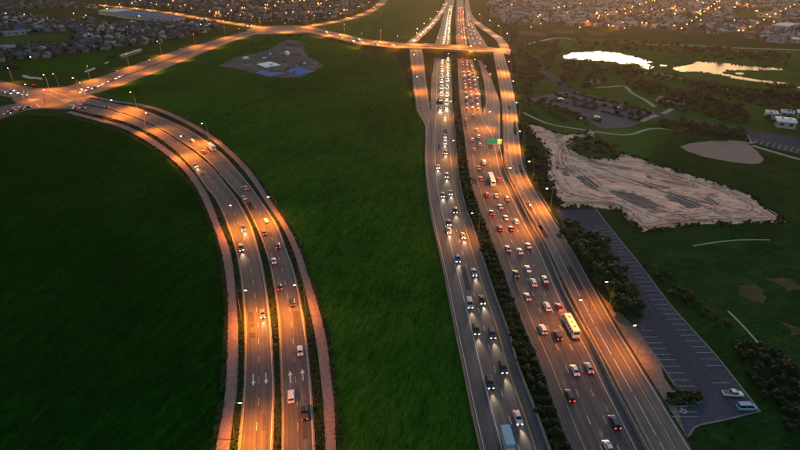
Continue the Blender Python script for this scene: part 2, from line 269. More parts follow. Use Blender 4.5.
# ------------------------------------------------------------------ roads
class Road:
    def __init__(s, name, rows, z, material, label, n=None, step=4.0):
        "rows: (xl, yl, xr, yr[, height]) in photograph pixels, turned into points of the ground"
        A = [G(r[0], r[1], (r[4] if len(r) > 4 else 0)) for r in rows]; B = [G(r[2], r[3], (r[4] if len(r) > 4 else 0)) for r in rows]
        s.build(name, A, B, z, material, label, step)
    def build(s, name, A, B, z, material, label, step):
        ln = sum((A[i+1]-A[i]).length for i in range(len(A)-1)); n = max(12, int(ln/step))
        s.L = catmull(A, n*3); s.Rr = catmull(B, n*3)
        C = [(a+b)/2 for a, b in zip(s.L, s.Rr)]; d = [0]
        for i in range(1, len(C)): d.append(d[-1]+(C[i]-C[i-1]).length)
        idx = []; t = 0; nn = max(8, int(d[-1]/step))
        L2, R2, V2 = [], [], []
        for i in range(nn+1):
            t = d[-1]*i/nn; k = min(max(np.searchsorted(d, t)-1, 0), len(d)-2); f = (t-d[k])/max(1e-6, d[k+1]-d[k])
            L2.append(s.L[k].lerp(s.L[k+1], f)); R2.append(s.Rr[k].lerp(s.Rr[k+1], f)); V2.append(t)
        s.L, s.Rr, s.v = L2, R2, V2; s.n = nn+1; s.z = z
        vs, uv, fs = [], [], []; K = 5
        for i in range(s.n):
            w = (s.Rr[i]-s.L[i]).length
            for j in range(K):
                f = j/(K-1); p = s.L[i].lerp(s.Rr[i], f); vs.append((p.x, p.y, p.z+z)); uv.append((f*w, s.v[i]))
        for i in range(s.n-1):
            for j in range(K-1): fs.append((i*K+j, i*K+j+1, (i+1)*K+j+1, (i+1)*K+j))
        if Vector(vs[1]).cross(Vector(vs[K])).z*0 == 0:
            a, b, c = Vector(vs[0]), Vector(vs[1]), Vector(vs[K])
            if (b-a).cross(c-a).z < 0: fs = [f[::-1] for f in fs]
        s.o = obj(name, mesh(name, vs, fs, uv), material); tag(s.o, label, kind='structure')
        s.C = [(a+b)/2 for a, b in zip(s.L, s.Rr)]
    def P(s, i, f, off=0.0):
        a, b = s.L[i], s.Rr[i]; d = (b-a).normalized(); return a.lerp(b, f) + d*off
    def T(s, i): return (s.C[min(i+1, s.n-1)]-s.C[max(i-1, 0)]).normalized()
    def at(s, dist, f):
        k = min(max(int(np.searchsorted(s.v, dist))-1, 0), s.n-2); t = (dist-s.v[k])/(s.v[k+1]-s.v[k])
        return s.P(k, f).lerp(s.P(k+1, f), t)+Vector((0, 0, s.z)), s.T(k)
    def near(s, p):
        i = min(range(s.n), key=lambda k: (s.C[k].xy-p.xy).length_squared); return i
    def find(s, x, y):
        p = G(x, y, .7); i = s.near(p); p = G(x, y, s.C[i].z+.7); return Vector((p.x, p.y, s.C[i].z+s.z)), s.T(i)
    def line(s, f, w=.18, dash=None, off=0.0, i0=0, i1=None, dz=.02, material=None, name='lane_line'):
        i1 = s.n-1 if i1 is None else i1; vs, fs = [], []
        def cross(i, t=0.0):
            p = s.P(i, f if not callable(f) else f(i), off)
            if t: p = p.lerp(s.P(i+1, f if not callable(f) else f(i), off), t)
            d = (s.Rr[i]-s.L[i]).normalized()*w/2; up = Vector((0, 0, s.z+dz)); return [p-d+up, p+d+up]
        if dash is None:
            for i in range(i0, i1+1): vs += cross(i)
            fs = [(2*k, 2*k+1, 2*k+3, 2*k+2) for k in range(i1-i0)]
        else:
            a, g = dash; t = s.v[i0]
            while t+a < s.v[i1]:
                for q in (t, t+a):
                    k = min(max(int(np.searchsorted(s.v, q))-1, 0), s.n-2); vs += cross(k, (q-s.v[k])/(s.v[k+1]-s.v[k]))
                b = len(vs)-4; fs.append((b, b+1, b+3, b+2)); t += a+g
        if len(fs) and len(vs) > 3:
            a, b, c = vs[fs[0][0]], vs[fs[0][1]], vs[fs[0][2]]
            if (b-a).cross(c-a).z < 0: fs = [q[::-1] for q in fs]
        o = obj(name, mesh(name, vs, fs), material or M['paint'], s.o)
        if dash: o['kind'] = 'stuff'
        return o
    def rail(s, f, prof, off=0.0, i0=0, i1=None, material=None, name='kerb', parent=True):
        "sweep a small cross-section (across, up) along the road"
        i1 = s.n-1 if i1 is None else i1; vs, fs = [], []; m = len(prof)
        for i in range(i0, i1+1):
            p = s.P(i, f, off); d = (s.Rr[i]-s.L[i]).normalized()
            vs += [p + d*a + Vector((0, 0, b+s.z)) for a, b in prof]
        for i in range(i1-i0):
            for k in range(m): fs.append((i*m+k, i*m+(k+1) % m, (i+1)*m+(k+1) % m, (i+1)*m+k))
        fs += [tuple(range(m)), tuple((i1-i0)*m+k for k in range(m-1, -1, -1))]
        me = mesh(name, vs, fs); bm = bmesh.new(); bm.from_mesh(me); bmesh.ops.recalc_face_normals(bm, faces=bm.faces); bm.to_mesh(me); bm.free()
        return obj(name, me, material or M['concrete'], s.o if parent else None)
    def embank(s, name='embankment', ratio=1.7):
        vs, fs = [], []
        for i in range(s.n):
            d = (s.Rr[i]-s.L[i]).normalized(); h = max(s.L[i].z+s.z-.03, .01); a, b = s.L[i]-d*.6, s.Rr[i]+d*.6
            vs += [a-d*h*ratio+Vector((0, 0, .02-a.z)), a+Vector((0, 0, s.z-.03)), b+Vector((0, 0, s.z-.03)), b+d*h*ratio+Vector((0, 0, .02-b.z))]
        for i in range(s.n-1):
            for k in range(3): fs.append((i*4+k, i*4+k+1, (i+1)*4+k+1, (i+1)*4+k))
        me = mesh(name, vs, fs); bm = bmesh.new(); bm.from_mesh(me); bmesh.ops.recalc_face_normals(bm, faces=bm.faces)
        if sum(f.normal.z for f in bm.faces) < 0: bmesh.ops.reverse_faces(bm, faces=bm.faces)
        bm.to_mesh(me); bm.free(); return obj(name, me, M['verge'], s.o)
def rows_y(t): return [(r[1], r[0], r[2], r[0]) + tuple(r[3:]) for r in t]
def centre_rows(pts, w):
    "centre line (x, y[, z]) in pixels and a width in metres -> ground edge lists"
    C = [G(p[0], p[1], p[2] if len(p) > 2 else 0) for p in pts]; A, B = [], []
    for i, c in enumerate(C):
        d = (C[min(i+1, len(C)-1)]-C[max(i-1, 0)]); d.z = 0; d.normalize(); nrm = Vector((d.y, -d.x, 0)); ww = w[i] if isinstance(w, list) else w
        A.append(c-nrm*ww/2); B.append(c+nrm*ww/2)
    return A, B
def road_c(name, pts, w, z, material, label, step=4.0):
    r = Road.__new__(Road); A, B = centre_rows(pts, w); r.build(name, A, B, z, material, label, step); return r
KERB = [(-.25, 0), (-.25, .13), (.25, .13), (.25, 0)]
NJ = [(-.32, 0), (-.30, .12), (-.12, .45), (-.09, 1.0), (.09, 1.0), (.12, .45), (.30, .12), (.32, 0)]

M['asphalt_cool'] = asphalt('asphalt_cool', (.058, .062, .074), (.105, .108, .12))
FL = Road('oncoming_carriageway', rows_y([(490, 492, 563), (450, 481.6, 548.7), (412, 473, 535), (387, 467.8, 525), (362, 462.8, 516), (337, 457.2, 509.5), (300, 450, 496), (275, 445, 487.5), (250, 439.3, 479.5), (225, 433.6, 471.8), (212, 431.2, 466.6), (187, 427.6, 460.3), (162, 425.6, 456.8), (137, 426, 455), (112, 428.3, 453), (100, 429, 452.2), (75, 430.5, 451), (56, 432.5, 450.4), (46, 434.5, 450.2), (25, 441, 450.8), (12, 444.5, 452), (0, 447.5, 454.5), (-20, 452.5, 458), (-36, 456.5, 460)]), .10, M['asphalt_cool'], 'freeway carriageway with oncoming traffic')
FR = Road('departing_carriageway', rows_y([(490, 590, 668), (450, 572, 645), (414, 558, 626), (386, 548, 611), (367, 541, 602), (349, 533.5, 593), (330, 525.5, 582), (300, 513.8, 566), (275, 505, 555), (250, 495.5, 544), (225, 485.8, 530), (212, 480.4, 523.5), (187, 472.5, 511), (170, 469, 503.5), (150, 466.3, 499.5), (137, 464.8, 497), (125, 463, 489), (112, 461.3, 482.3), (100, 460, 481), (75, 458.3, 477), (56, 457.5, 472), (46, 456.5, 468), (25, 456, 465), (12, 456.2, 464), (0, 457, 463.5), (-20, 459, 464), (-36, 460.5, 464)]), .10, M['asphalt'], 'freeway carriageway with departing traffic')
CO = Road('collector_road', rows_y([(160, 484, 500.4), (150, 483, 500.4), (137, 482.5, 500.3), (125, 483, 500.2), (112, 483.3, 500), (100, 485.8, 499.6), (75, 482.5, 495.3), (56, 476, 493), (46, 470, 487), (35, 467, 480), (25, 466, 474), (16, 465.5, 470.5), (5, 465, 469), (-15, 465, 468)]), .075, M['asphalt3'], 'collector lanes passing under the overpass')
RC = Road('exit_ramp', [(x0, y, x1, y, z) for y, x0, x1, z in [(490, 672, 717, 0), (450, 650, 692, 0), (414, 631.5, 670, 0), (386, 616.5, 653, 0), (367, 607, 641, 0), (349, 597, 630, 0), (330, 587, 618, 0), (300, 572, 601, 0), (275, 560, 587, 0), (250, 548, 573, 0), (225, 535, 557, 0), (212, 527.5, 549, 0), (187, 514.5, 533.5, 0), (175, 508.5, 527.5, 0), (162, 505, 523, 0), (137, 503.3, 519.2, 0), (112, 502.6, 517, 0), (100, 501.5, 515, .6), (75, 497.5, 510, 3), (62, 495, 506, 5.4), (55, 493.5, 504, 6.5), (52.5, 493, 503.5, 6.5)]], .09, M['asphalt3'], 'long exit ramp lit orange along the tree belt')
LR = Road('merge_ramp', [(x0, y, x1, y, z) for y, x0, x1, z in [(150, 425.4, 431, 0), (135, 425.2, 432, 0), (124, 424.5, 432, 0), (112, 417.5, 431, 0), (100, 415.5, 429, .6), (75, 412.5, 425.5, 3), (62, 411, 424, 5.4), (54, 410, 423, 6.5), (49.5, 409.5, 422, 6.5)]], .08, M['asphalt'], 'merge ramp descending from the overpass')
BR = Road('overpass_road', [(a, b, c, d, z) for a, b, c, d, z in [(258, 27, 258, 34, 0), (282, 25.6, 282, 33, 0), (305, 26, 305, 32.6, .2), (335, 32.2, 335, 38.6, 2), (365, 39.0, 365, 45, 4.5), (400, 42.8, 400, 48, 6.5), (440, 45, 440, 49.8, 6.5), (480, 47.3, 480, 52, 6.5), (505, 49, 505, 54, 6.5), (511, 49.6, 510, 55, 6.5)]], .10, M['asphalt2'], 'road crossing over the freeway')
CR = Road('cross_road', [(60, 88.5, 80, 99.5), (72, 85.5, 89, 95), (100, 77, 112, 88.5), (125, 68.5, 133, 81), (150, 59.3, 157, 72), (175, 51, 180, 62.5), (200, 44, 203, 53), (225, 37.2, 227, 43.8), (250, 30.5, 250, 36), (268, 26.5, 265, 33)], .09, M['asphalt2'], 'cross road climbing from the junction towards the suburb')
LA = Road('junction_arm', [(52, 90, 52, 101), (41, 89.5, 40, 100), (20, 85.5, 20, 98.2), (0, 81, 0, 95.5), (-40, 72, -40, 86), (-90, 62, -90, 74)], .07, M['asphalt2'], 'road arm leaving the junction past the canal')
BL = Road('turning_road', [(52, 99.5, 72, 109.5), (35, 101, 42, 108.3), (18, 103.5, 20, 112), (0, 107, 0, 119), (-40, 116, -40, 132), (-90, 128, -90, 150)], .065, M['asphalt2'], 'turning road with waiting cars at the corner of the field')
UL = road_c('suburb_road', [(268, 29), (245, 25.3), (225, 22.3), (200, 18.3), (170, 13.2), (130, 8.2), (90, 4.5), (60, 1.5), (20, -2)], 15, .085, M['asphalt2'], 'lit road along the edge of the far suburb')
UR = road_c('curving_road', [(296, 28), (325, 23.6), (345, 19.8), (362, 14.8), (373, 9.5), (381, 3.5), (386, -3), (388, -12), (388, -22)], 15, .08, M['asphalt2'], 'curving lit road beyond the far field')
LX = road_c('diverge_ramp', [(450, -4), (446, 5, 0), (440, 14, 0), (432, 24, 1), (422, 33.5, 3.5), (414, 40.5, 5.8), (408, 45, 6.5)], 10, .085, M['asphalt3'], 'diverging ramp beyond the overpass with bright headlights')
RX = road_c('loop_ramp', [(504, 51.5, 6.5), (504, 46, 6.3), (500, 40, 5.5), (494, 35, 4), (486, 29.5, 2.2), (477, 23, .6), (470.5, 17, 0), (468, 11, 0), (467, 4, 0)], 10, .095, M['asphalt3'], 'curving ramp rising to the far end of the overpass')
BVL = Road('boulevard_oncoming', [(236, 490, 270, 490), (239, 450, 271.6, 450), (242.7, 412, 273, 412), (244.7, 387, 273.5, 387), (245.6, 337, 271, 337), (244.5, 310, 268.5, 310), (241, 275, 263.7, 275), (236, 250, 258, 250), (228, 225, 250.3, 225), (216.5, 200, 237, 200), (206, 187, 226, 185.5), (193, 169, 213, 169), (172, 147.5, 191.5, 150.7), (148, 131.5, 166, 133.5), (120, 120.3, 136, 118.8), (92, 113.5, 107, 110), (64, 108, 78, 104)], .09, M['asphalt2'], 'boulevard carriageway with traffic coming down the bend', step=3)
BVR = Road('boulevard_departing', [(283, 490, 316, 490), (283, 450, 314, 450), (283, 412, 312, 412), (282, 387, 310.5, 387), (280, 337, 305.5, 337), (278, 310, 301.5, 310), (272.5, 275, 294.5, 275), (266, 250, 286, 250), (256, 225, 276.3, 225), (242.5, 200, 259, 199), (231.5, 187, 247, 182.5), (219, 173, 233.5, 166.5), (202, 155.5, 218.5, 151.5), (178, 139, 195, 134), (154, 125, 170, 121.3), (125, 113.5, 138, 109), (100, 107, 110, 103), (80, 102.5, 88, 98.6)], .09, M['asphalt2'], 'boulevard carriageway with traffic climbing the bend', step=3)
LP = Road('inner_footpath', [(208, 490, 223, 490), (216, 450, 229, 450), (223, 412, 233.4, 412), (226, 387, 237, 387), (228, 337, 238, 337), (228, 300, 236, 300), (225.5, 275, 234, 275), (221, 250, 229.5, 250), (213, 225, 220, 225), (200, 195, 206, 191), (188, 176.5, 193, 172.5), (173, 160.5, 178, 157), (148, 142.5, 153, 139), (122, 128.5, 127, 126), (98, 121.5, 102, 119.5), (66, 113, 70, 111)], .12, M['paving'], 'pinkish paved footpath on the inside of the bend', step=3)
RP = Road('outer_footpath', [(324, 490, 337, 490), (325.6, 450, 335.7, 450), (324, 412, 334.4, 412), (322, 387, 332, 387), (315.6, 337, 325.6, 337), (307.5, 300, 316, 300), (301, 275, 308, 275), (293, 250, 299.5, 250), (281, 225, 287, 225), (264.5, 200, 269.5, 199), (247.5, 175, 252.5, 173), (229, 155, 233, 152.5), (207, 136.5, 211, 134.5), (176, 119, 180, 117), (145, 107, 149, 105.5), (107, 101, 110, 99.6), (88, 96.7, 91, 95.2)], .12, M['paving'], 'pinkish paved footpath on the outside of the bend', step=3)
patch('junction', [(36, 88.5), (60, 87.5), (78, 85), (92, 94.5), (88, 99), (74, 109), (62, 109.5), (40, 108), (20, 106), (12, 100), (14, 92)], .115, M['asphalt2'], label='large lit junction at the head of the boulevard')
patch('far_junction', [(246, 30), (258, 26.5), (296, 25.2), (312, 27.5), (312, 33), (285, 34), (258, 34.5)], .125, M['asphalt2'], label='lit far junction before the overpass road')
JN = bpy.data.objects['junction']
def jquad(x0, y0, x1, y1, w, name='stop_line'):
    a, b = G(x0, y0), G(x1, y1); a.z = b.z = .14; d = (b-a); nn = Vector((d.y, -d.x, 0)).normalized()*w/2
    me = mesh(name, [a-nn, a+nn, b+nn, b-nn], [(0, 1, 2, 3)]); o = obj(name, me, M['paint'], JN)
for q in ((24, 90, 23, 98), (80, 88.5, 86, 94.5), (77, 106.5, 86, 100.5), (36, 104, 40, 107.5)): jquad(*q, .5)
for k in range(9): jquad(26.6+k*.2, 89.6+k*1.05, 28.4+k*.2, 89.6+k*1.05, .5, 'crossing_stripe'); jquad(77.5+k*.75, 89+k*.75, 79+k*.75, 88.8+k*.75, .5, 'crossing_stripe'); jquad(72+k*1.3, 107.5-k*.85, 73.6+k*1.3, 108-k*.85, .45, 'crossing_stripe')
for k, P in enumerate([[(60, 100.5), (68, 98.5), (73, 101), (66, 104)], [(27, 99.5), (36, 98.6), (39, 100.2), (31, 102)], [(68, 91), (75, 89.6), (78, 91.6), (72, 93)]]):
    o = patch('traffic_island', P, .25, M['concrete'], label=['kerbed island at the boulevard mouth', 'kerbed island beside the turning road', 'kerbed island at the cross road mouth'][k])
    swept_later = [G(*q) for q in P]; c_ = sum(swept_later, Vector())/4
    vs = [(p.x, p.y, z) for z in (.1, .248) for p in swept_later]; obj('kerb', mesh('kerb', vs, [(i, (i+1) % 4, 4+(i+1) % 4, 4+i) for i in range(4)]), M['concrete'], o)
for x0, y0, x1, y1 in ((30, 94, 60, 93.6), (32, 96.6, 58, 96), (44, 92, 66, 102), (50, 90.4, 74, 99)): jquad(x0, y0, x1, y1, .25, 'guide_line')
for rd in (LR, RC, BR, LX, RX): rd.embank()
for pts, w, lab in [([(198, 128), (215, 119.5), (232, 111.5), (275, 95), (317, 80), (345, 70.5), (362, 65)], 1.6, 'dark furrow running across the middle field'), ([(-10, 386), (30, 362), (75, 338), (120, 316)], .9, 'dark furrow low across the crop field'), ([(210, 222), (160, 247), (120, 268), (60, 300), (-10, 336)], 1.0, 'long dark furrow across the crop field')]:
    road_c('field_track', pts, w, .035, TRK, lab, 4)
# kerbs, barriers, lane markings
for rd in (BVL, BVR):
    rd.rail(0, KERB, -.1); rd.rail(1, KERB, .1)
    rd.line(.5, .11, (3, 6)); rd.line(.03, .16, material=M['ypaint'], name='edge_line'); rd.line(.97, .16, name='edge_line')
for rd in (LP, RP): rd.rail(0, [(-.1, 0), (-.1, .06), (.1, .06), (.1, 0)]); rd.rail(1, [(-.1, 0), (-.1, .06), (.1, .06), (.1, 0)])
for rd, fs in ((CR, (.25, .75)), (BR, (.2, .35, .65, .8)), (UL, (.5,)), (UR, (.5,)), (LX, (.5,)), (RX, (.5,)), (LA, (.3, .7)), (BL, (.5,))):
    for f in fs: rd.line(f, .22, (4, 7))
    rd.rail(0, KERB, -.1); rd.rail(1, KERB, .1)
for rd in (CR, BR):
    rd.rail(.5, [(-1.1, 0), (-1.1, .16), (1.1, .16), (1.1, 0)], i0=int(rd.n*.12), i1=int(rd.n*.93), material=M['verge'], name='median_strip')
iy = lambda rd, y: rd.near(G(pix(rd.C[0])[0], y)) if False else min(range(rd.n), key=lambda k: abs(pix(rd.C[k])[1]-y))
FL.line(.04, .2, name='edge_line'); FL.line(.31, .22); FL.line(.56, .18, (3, 7)); FL.line(.81, .2, material=M['ypaint'], name='edge_line')
FR.line(.18, .2, material=M['ypaint'], name='edge_line'); FR.line(.41, .18, (3, 7)); FR.line(.645, .18, (3, 7)); FR.line(.88, .2, name='edge_line')
RC.line(.08, .2, material=M['ypaint'], name='edge_line'); RC.line(.33, .2, (14, 2)); RC.line(.63, .2, material=M['ypaint']); RC.line(.93, .22, name='edge_line')
CO.line(.08, .2, name='edge_line'); CO.line(.36, .2, (3, 6)); CO.line(.65, .2, (3, 6)); CO.line(.94, .2, name='edge_line')
LR.line(.1, .2, name='edge_line'); LR.line(.5, .2, (3, 6)); LR.line(.9, .2, name='edge_line')
def barrier(rd, f, off, y0, y1, label, name='concrete_barrier', prof=NJ, cat='barrier'):
    a, b = sorted((iy(rd, y0), iy(rd, y1))); o = rd.rail(f, prof, off, a, b, name=name, parent=False); tag(o, label, cat, 'concrete freeway barriers')
barrier(FL, 0, -.2, 485, 137, 'concrete barrier between green field and oncoming freeway lanes')
barrier(FL, 1, .2, 485, 2, 'concrete barrier on the median side of the oncoming lanes')
barrier(FR, 0, -.2, 485, 2, 'concrete barrier on the median side of the departing lanes')
barrier(FR, 1, .25, 485, 152, 'pale concrete wall between departing lanes and exit ramp', prof=[(-.3, 0), (-.28, 1.25), (.28, 1.25), (.3, 0)])
barrier(RC, 0, -.25, 485, 57, 'concrete barrier along the inner side of the exit ramp')
barrier(LR, 0, -.2, 112, 54, 'concrete barrier on the field side of the merge ramp')
barrier(CO, 0, -.2, 112, 58, 'concrete barrier on the inner side of the collector lanes')
# painted lane arrows on the boulevard
def arrow(rd, x, y, sgn):
    p, t = rd.find(x, y); vs = [(-.16, -2.6), (.16, -2.6), (.16, .6), (.62, .6), (0, 2.6), (-.62, .6), (-.16, .6)]
    o = obj('lane_arrow', mesh('lane_arrow', [(a, b, 0) for a, b in vs], [(0, 1, 2, 6), (3, 4, 5, 6, 2)]), M['paint'], rd.o, (p.x, p.y, p.z+.022), math.atan2(t.y*sgn, t.x*sgn)-math.pi/2)
arrow(BVL, 253, 378.5, -1); arrow(BVL, 265.8, 377, -1); arrow(BVR, 290, 375, 1); arrow(BVR, 302.5, 373, 1)
# overpass structure
ov = empty('overpass_bridge', G(450, 50, 0)); ov.location.z = 0
tag(ov, 'concrete overpass bridge carrying a lit road across the freeway', 'bridge')
ia, ib = iy(BR, 1e9) if False else min(range(BR.n), key=lambda k: abs(pix(BR.C[k])[0]-425)), min(range(BR.n), key=lambda k: abs(pix(BR.C[k])[0]-495))
def oloc(o): o.location = -ov.location; return o
def bswp(f, prof, off, name):
    o = BR.rail(f, prof, off, ia, ib, name=name, parent=False); o.parent = ov; oloc(o); return o
wbr = (BR.Rr[ia]-BR.L[ia]).length
bswp(.5, [(-wbr/2-.8, -1.5), (-wbr/2-.8, -.05), (wbr/2+.8, -.05), (wbr/2+.8, -1.5)], 0, 'deck')
for f, s_ in ((0, -1), (1, 1)): bswp(f, [(-.15, -.04), (-.15, 1.0), (.15, 1.0), (.15, -.04)], s_*.6, 'parapet')
for px_ in (428, 452.8, 455, 470, 474):
    k = min(range(BR.n), key=lambda q: abs(pix(BR.C[q])[0]-px_))
    for f in (.1, .37, .63, .9):
        p = BR.P(k, f); o = obj('pier', MB().tube([(0, 0, 0), (0, 0, 5.1)], .5, 8).mesh('pier'), M['concrete'], ov); o.location = Vector((p.x, p.y, 0))-ov.location

# ------------------------------------------------------------------ paths, lots
for pts, w, lab in [([(523, 112.5), (546, 123), (568, 127.5), (590, 130.5), (612, 134), (630, 134.6), (647, 129.5), (660, 128.6), (686, 131)], 2.4, 'pale path curving below the tree-lined lot'),
                    ([(594, 131), (590, 134), (582, 137)], 4, 'short pale path into the dirt lot'),
                    ([(641, 121.5), (652, 117), (664, 113), (672, 109)], 4, 'pale path at the end of the tree-lined lot'),
                    ([(752, 145.5), (770, 151), (800, 159.5), (850, 173)], 3, 'pale path beside the sports lawn'),
                    ([(596, 88), (620, 86), (626, 87), (632, 93), (645, 100), (655, 107)], 3, 'pale golf path winding through the park'),
                    ([(624, 72), (660, 74), (720, 88), (740, 90)], 3, 'thin pale track below the pond'),
                    ([(640, 44), (700, 46), (750, 48.5), (800, 50)], 5, 'pale track between pond and suburb'),
                    ([(693, 246), (715, 242.5), (740, 240), (770, 240)], .7, 'thin pale line across the lawn'),
                    ([(728, 311), (742, 325), (760, 345)], .7, 'thin pale line near the dark shrubs'),
                    ([(745, 134), (750, 137), (752, 143), (742, 142), (728, 141)], 2.5, 'pale kerbed path behind the ball field'),
                    ([(575, 40), (560, 38), (545, 40), (525, 45)], 5, 'pale track through the rough park')]:
    road_c('footpath', pts, w, .07, M['path'], lab, 3)
road_c('access_road', [(536, 56), (535, 62), (540, 68), (548, 74), (556, 80), (565, 88), (572, 92)], 9, .075, M['lot'], 'winding access road into the tree-lined lot', 4)
road_c('park_road', [(655, 113), (672, 117.5), (690, 120.5), (713, 124.2), (744, 130), (770, 134.5), (800, 139), (850, 147)], 7, .075, M['lot'], 'asphalt road passing the clubhouse', 4)
patch('clubhouse_lot', [(746, 132), (766, 134.5), (800, 140), (840, 148), (840, 163), (800, 154.5), (765, 146), (752, 142)], .072, M['lot'], label='asphalt lot in front of the clubhouse')
patch('tree_lined_lot', [(523, 99.5), (545, 95), (560, 91.6), (578, 91.6), (597, 97), (618, 103.5), (653, 111), (658, 114.5), (643, 121), (632, 127), (612, 128.6), (599, 128.3), (590, 121.5), (577, 115), (564, 109), (541, 104.5), (527, 102.5)], .068, M['lot2'], label='car park with rows of dark trees')
lotP = [(556, 209), (596, 209), (607.5, 225), (637, 261), (670, 305), (700, 338), (718, 358), (743, 390), (760, 411.5), (720.6, 421), (700, 425), (694, 428), (688, 437), (684, 432), (676, 404), (675, 386), (658, 360), (641.5, 338), (634, 326), (610, 296), (585, 262), (562, 226)]
CP1 = patch('car_park', lotP, .07, M['lot'], label='long empty car park beside the tree belt')
def swept(pts, prof, name, parent=None, z=.07, material=None):
    P = [G(*p) for p in pts]; P = [Vector((p.x, p.y, z)) for p in P]; Q = []
    for i in range(len(P)-1):
        k = max(1, int((P[i+1]-P[i]).length/3)); Q += [P[i].lerp(P[i+1], j/k) for j in range(k)]
    Q.append(P[-1]); vs, fs = [], []; m = len(prof)
    for i, p in enumerate(Q):
        d = (Q[min(i+1, len(Q)-1)]-Q[max(i-1, 0)]).normalized(); nn = Vector((d.y, -d.x, 0)); vs += [p+nn*a+Vector((0, 0, b)) for a, b in prof]
    for i in range(len(Q)-1):
        for k in range(m): fs.append((i*m+k, i*m+(k+1) % m, (i+1)*m+(k+1) % m, (i+1)*m+k))
    me = mesh(name, vs, fs); bm = bmesh.new(); bm.from_mesh(me); bmesh.ops.recalc_face_normals(bm, faces=bm.faces); bm.to_mesh(me); bm.free()
    return obj(name, me, material or M['concrete'], parent)
swept([(596, 209), (607.5, 225), (637, 261), (670, 305), (700, 338), (718, 358), (743, 390), (760, 411.5), (720.6, 421), (700, 425), (694, 428), (688, 437)], KERB, 'kerb', CP1)
swept([(675, 386), (658, 360), (641.5, 338), (634, 326)], KERB, 'kerb', CP1)
def edge_x(y, tab):
    for (x0, y0), (x1, y1) in zip(tab, tab[1:]):
        if y0 <= y <= y1: return x0+(x1-x0)*(y-y0)/(y1-y0)
RE = [(596, 209), (607.5, 225), (637, 261), (670, 305), (700, 338), (718, 358), (743, 390), (760, 411.5)]
LE = [(634, 326), (641.5, 338), (658, 360), (675, 386)]
bay = {}
def bay_line(x0, x1, y):
    a, b = G(x0, y), G(x1, y); L = round((b-a).length, 0)
    if L not in bay: bay[L] = mesh('bay_line', [(0, -.055, 0), (L, -.055, 0), (L, .055, 0), (0, .055, 0)], [(0, 1, 2, 3)])
    obj('bay_line', bay[L], M['paint'], CP1, (a.x, a.y, .092))
Yg = G(0, 226).y
while Yg > G(0, 366).y:
    py = pix((0, Yg, 0))[1]; xr = edge_x(py, RE)-1.5; m_ = G(xr, py); a = m_.x-5.0
    bay_line(pix((a, Yg, 0))[0], xr, py); Yg -= 2.9
for y in (330.5, 337, 343, 348.5, 354.5, 360, 366.4, 373, 380, 386.3):
    xl = edge_x(y, LE) or 676
    m_ = G(xl+1.2, y); bay_line(xl+1.2, pix((m_.x+4.6, m_.y, 0))[0], y)
for y, x0, x1 in ((383, 713, 729), (412, 671, 696), (417, 672, 697)): bay_line(x0, x1, y)
Yg = G(0, 134).y                                       # bays of the clubhouse lot
for k in range(9):
    a, b = G(757+k*6, 139.5+k*1.3), G(754+k*6, 143.5+k*1.4); a.z = b.z = .095; d = (b-a); nn = Vector((d.y, -d.x, 0)).normalized()*.1
    obj('bay_line', mesh('bay_line', [a-nn, a+nn, b+nn, b-nn], [(0, 1, 2, 3)]), M['paint'], bpy.data.objects['clubhouse_lot'])
c_ = G(683, 411); sy = []; sf = []
for k in range(10):
    a0_, a1_ = R(-200+k*24), R(-200+(k+1)*24); b_ = len(sy); sy += [(math.cos(q)*r_, math.sin(q)*r_, 0) for q, r_ in ((a0_, .7), (a1_, .7), (a1_, .95), (a0_, .95))]; sf.append((b_, b_+1, b_+2, b_+3))
for q in ([(-.25, 0, 0), (.05, 0, 0), (.05, 1.1, 0), (-.25, 1.1, 0)], [(.05, .3, 0), (.75, .3, 0), (.75, .55, 0), (.05, .55, 0)], [(-.35, 1.25, 0), (.1, 1.25, 0), (.1, 1.65, 0), (-.35, 1.65, 0)], [(.55, -.45, 0), (1.1, -.45, 0), (1.1, -.2, 0), (.55, -.2, 0)]): b_ = len(sy); sy += q; sf.append((b_, b_+1, b_+2, b_+3))
obj('wheelchair_symbol', mesh('wheelchair_symbol', sy, sf), M['paint'], CP1, (c_.x, c_.y, .094))
# planted island in the car park
isl = [(665, 397), (670, 392.5), (680, 390.5), (692, 392.5), (702, 397), (702, 401), (694, 405.5), (680, 407), (668, 404)]
io = patch('planted_island', isl, .10, M['verge'], label='oval planted island at the end of the car park')
swept(isl+[isl[0]], KERB, 'kerb', io, .08)

# ------------------------------------------------------------------ dirt lot with real mounds
def inside(p, poly):
    c = False; j = len(poly)-1
    for i in range(len(poly)):
        a, b = poly[i], poly[j]
        if (a.y > p[1]) != (b.y > p[1]) and p[0] < (b.x-a.x)*(p[1]-a.y)/(b.y-a.y)+a.x: c = not c
        j = i
    return c
dpx = [(525, 125), (531, 124), (543, 128), (555.5, 133), (568, 135), (578.6, 135), (591, 131.5), (594.6, 138), (584, 139.5), (573, 139.5), (568, 145), (572, 150), (578.6, 154), (588, 157), (596, 159), (612, 159), (618, 155), (623, 153), (634, 156.5), (650, 163), (660, 166), (685, 173.6), (718, 183.6), (741, 191), (757, 201), (773, 214), (787, 222.5), (740, 224), (700, 224.5), (680, 227), (655, 230), (642, 232), (632, 223), (616, 210), (597, 208), (575, 207.5), (559.5, 208), (558, 199), (553, 188), (548, 178.6), (546.6, 162.6), (548, 152), (538, 139.5), (529, 130.6)]
dp = [G(*p) for p in dpx]; x0, x1 = min(p.x for p in dp), max(p.x for p in dp); y0, y1 = min(p.y for p in dp), max(p.y for p in dp)
cs = 1.2; nx, ny = int((x1-x0)/cs)+1, int((y1-y0)/cs)+1; vid = {}; vs = []; fs = []
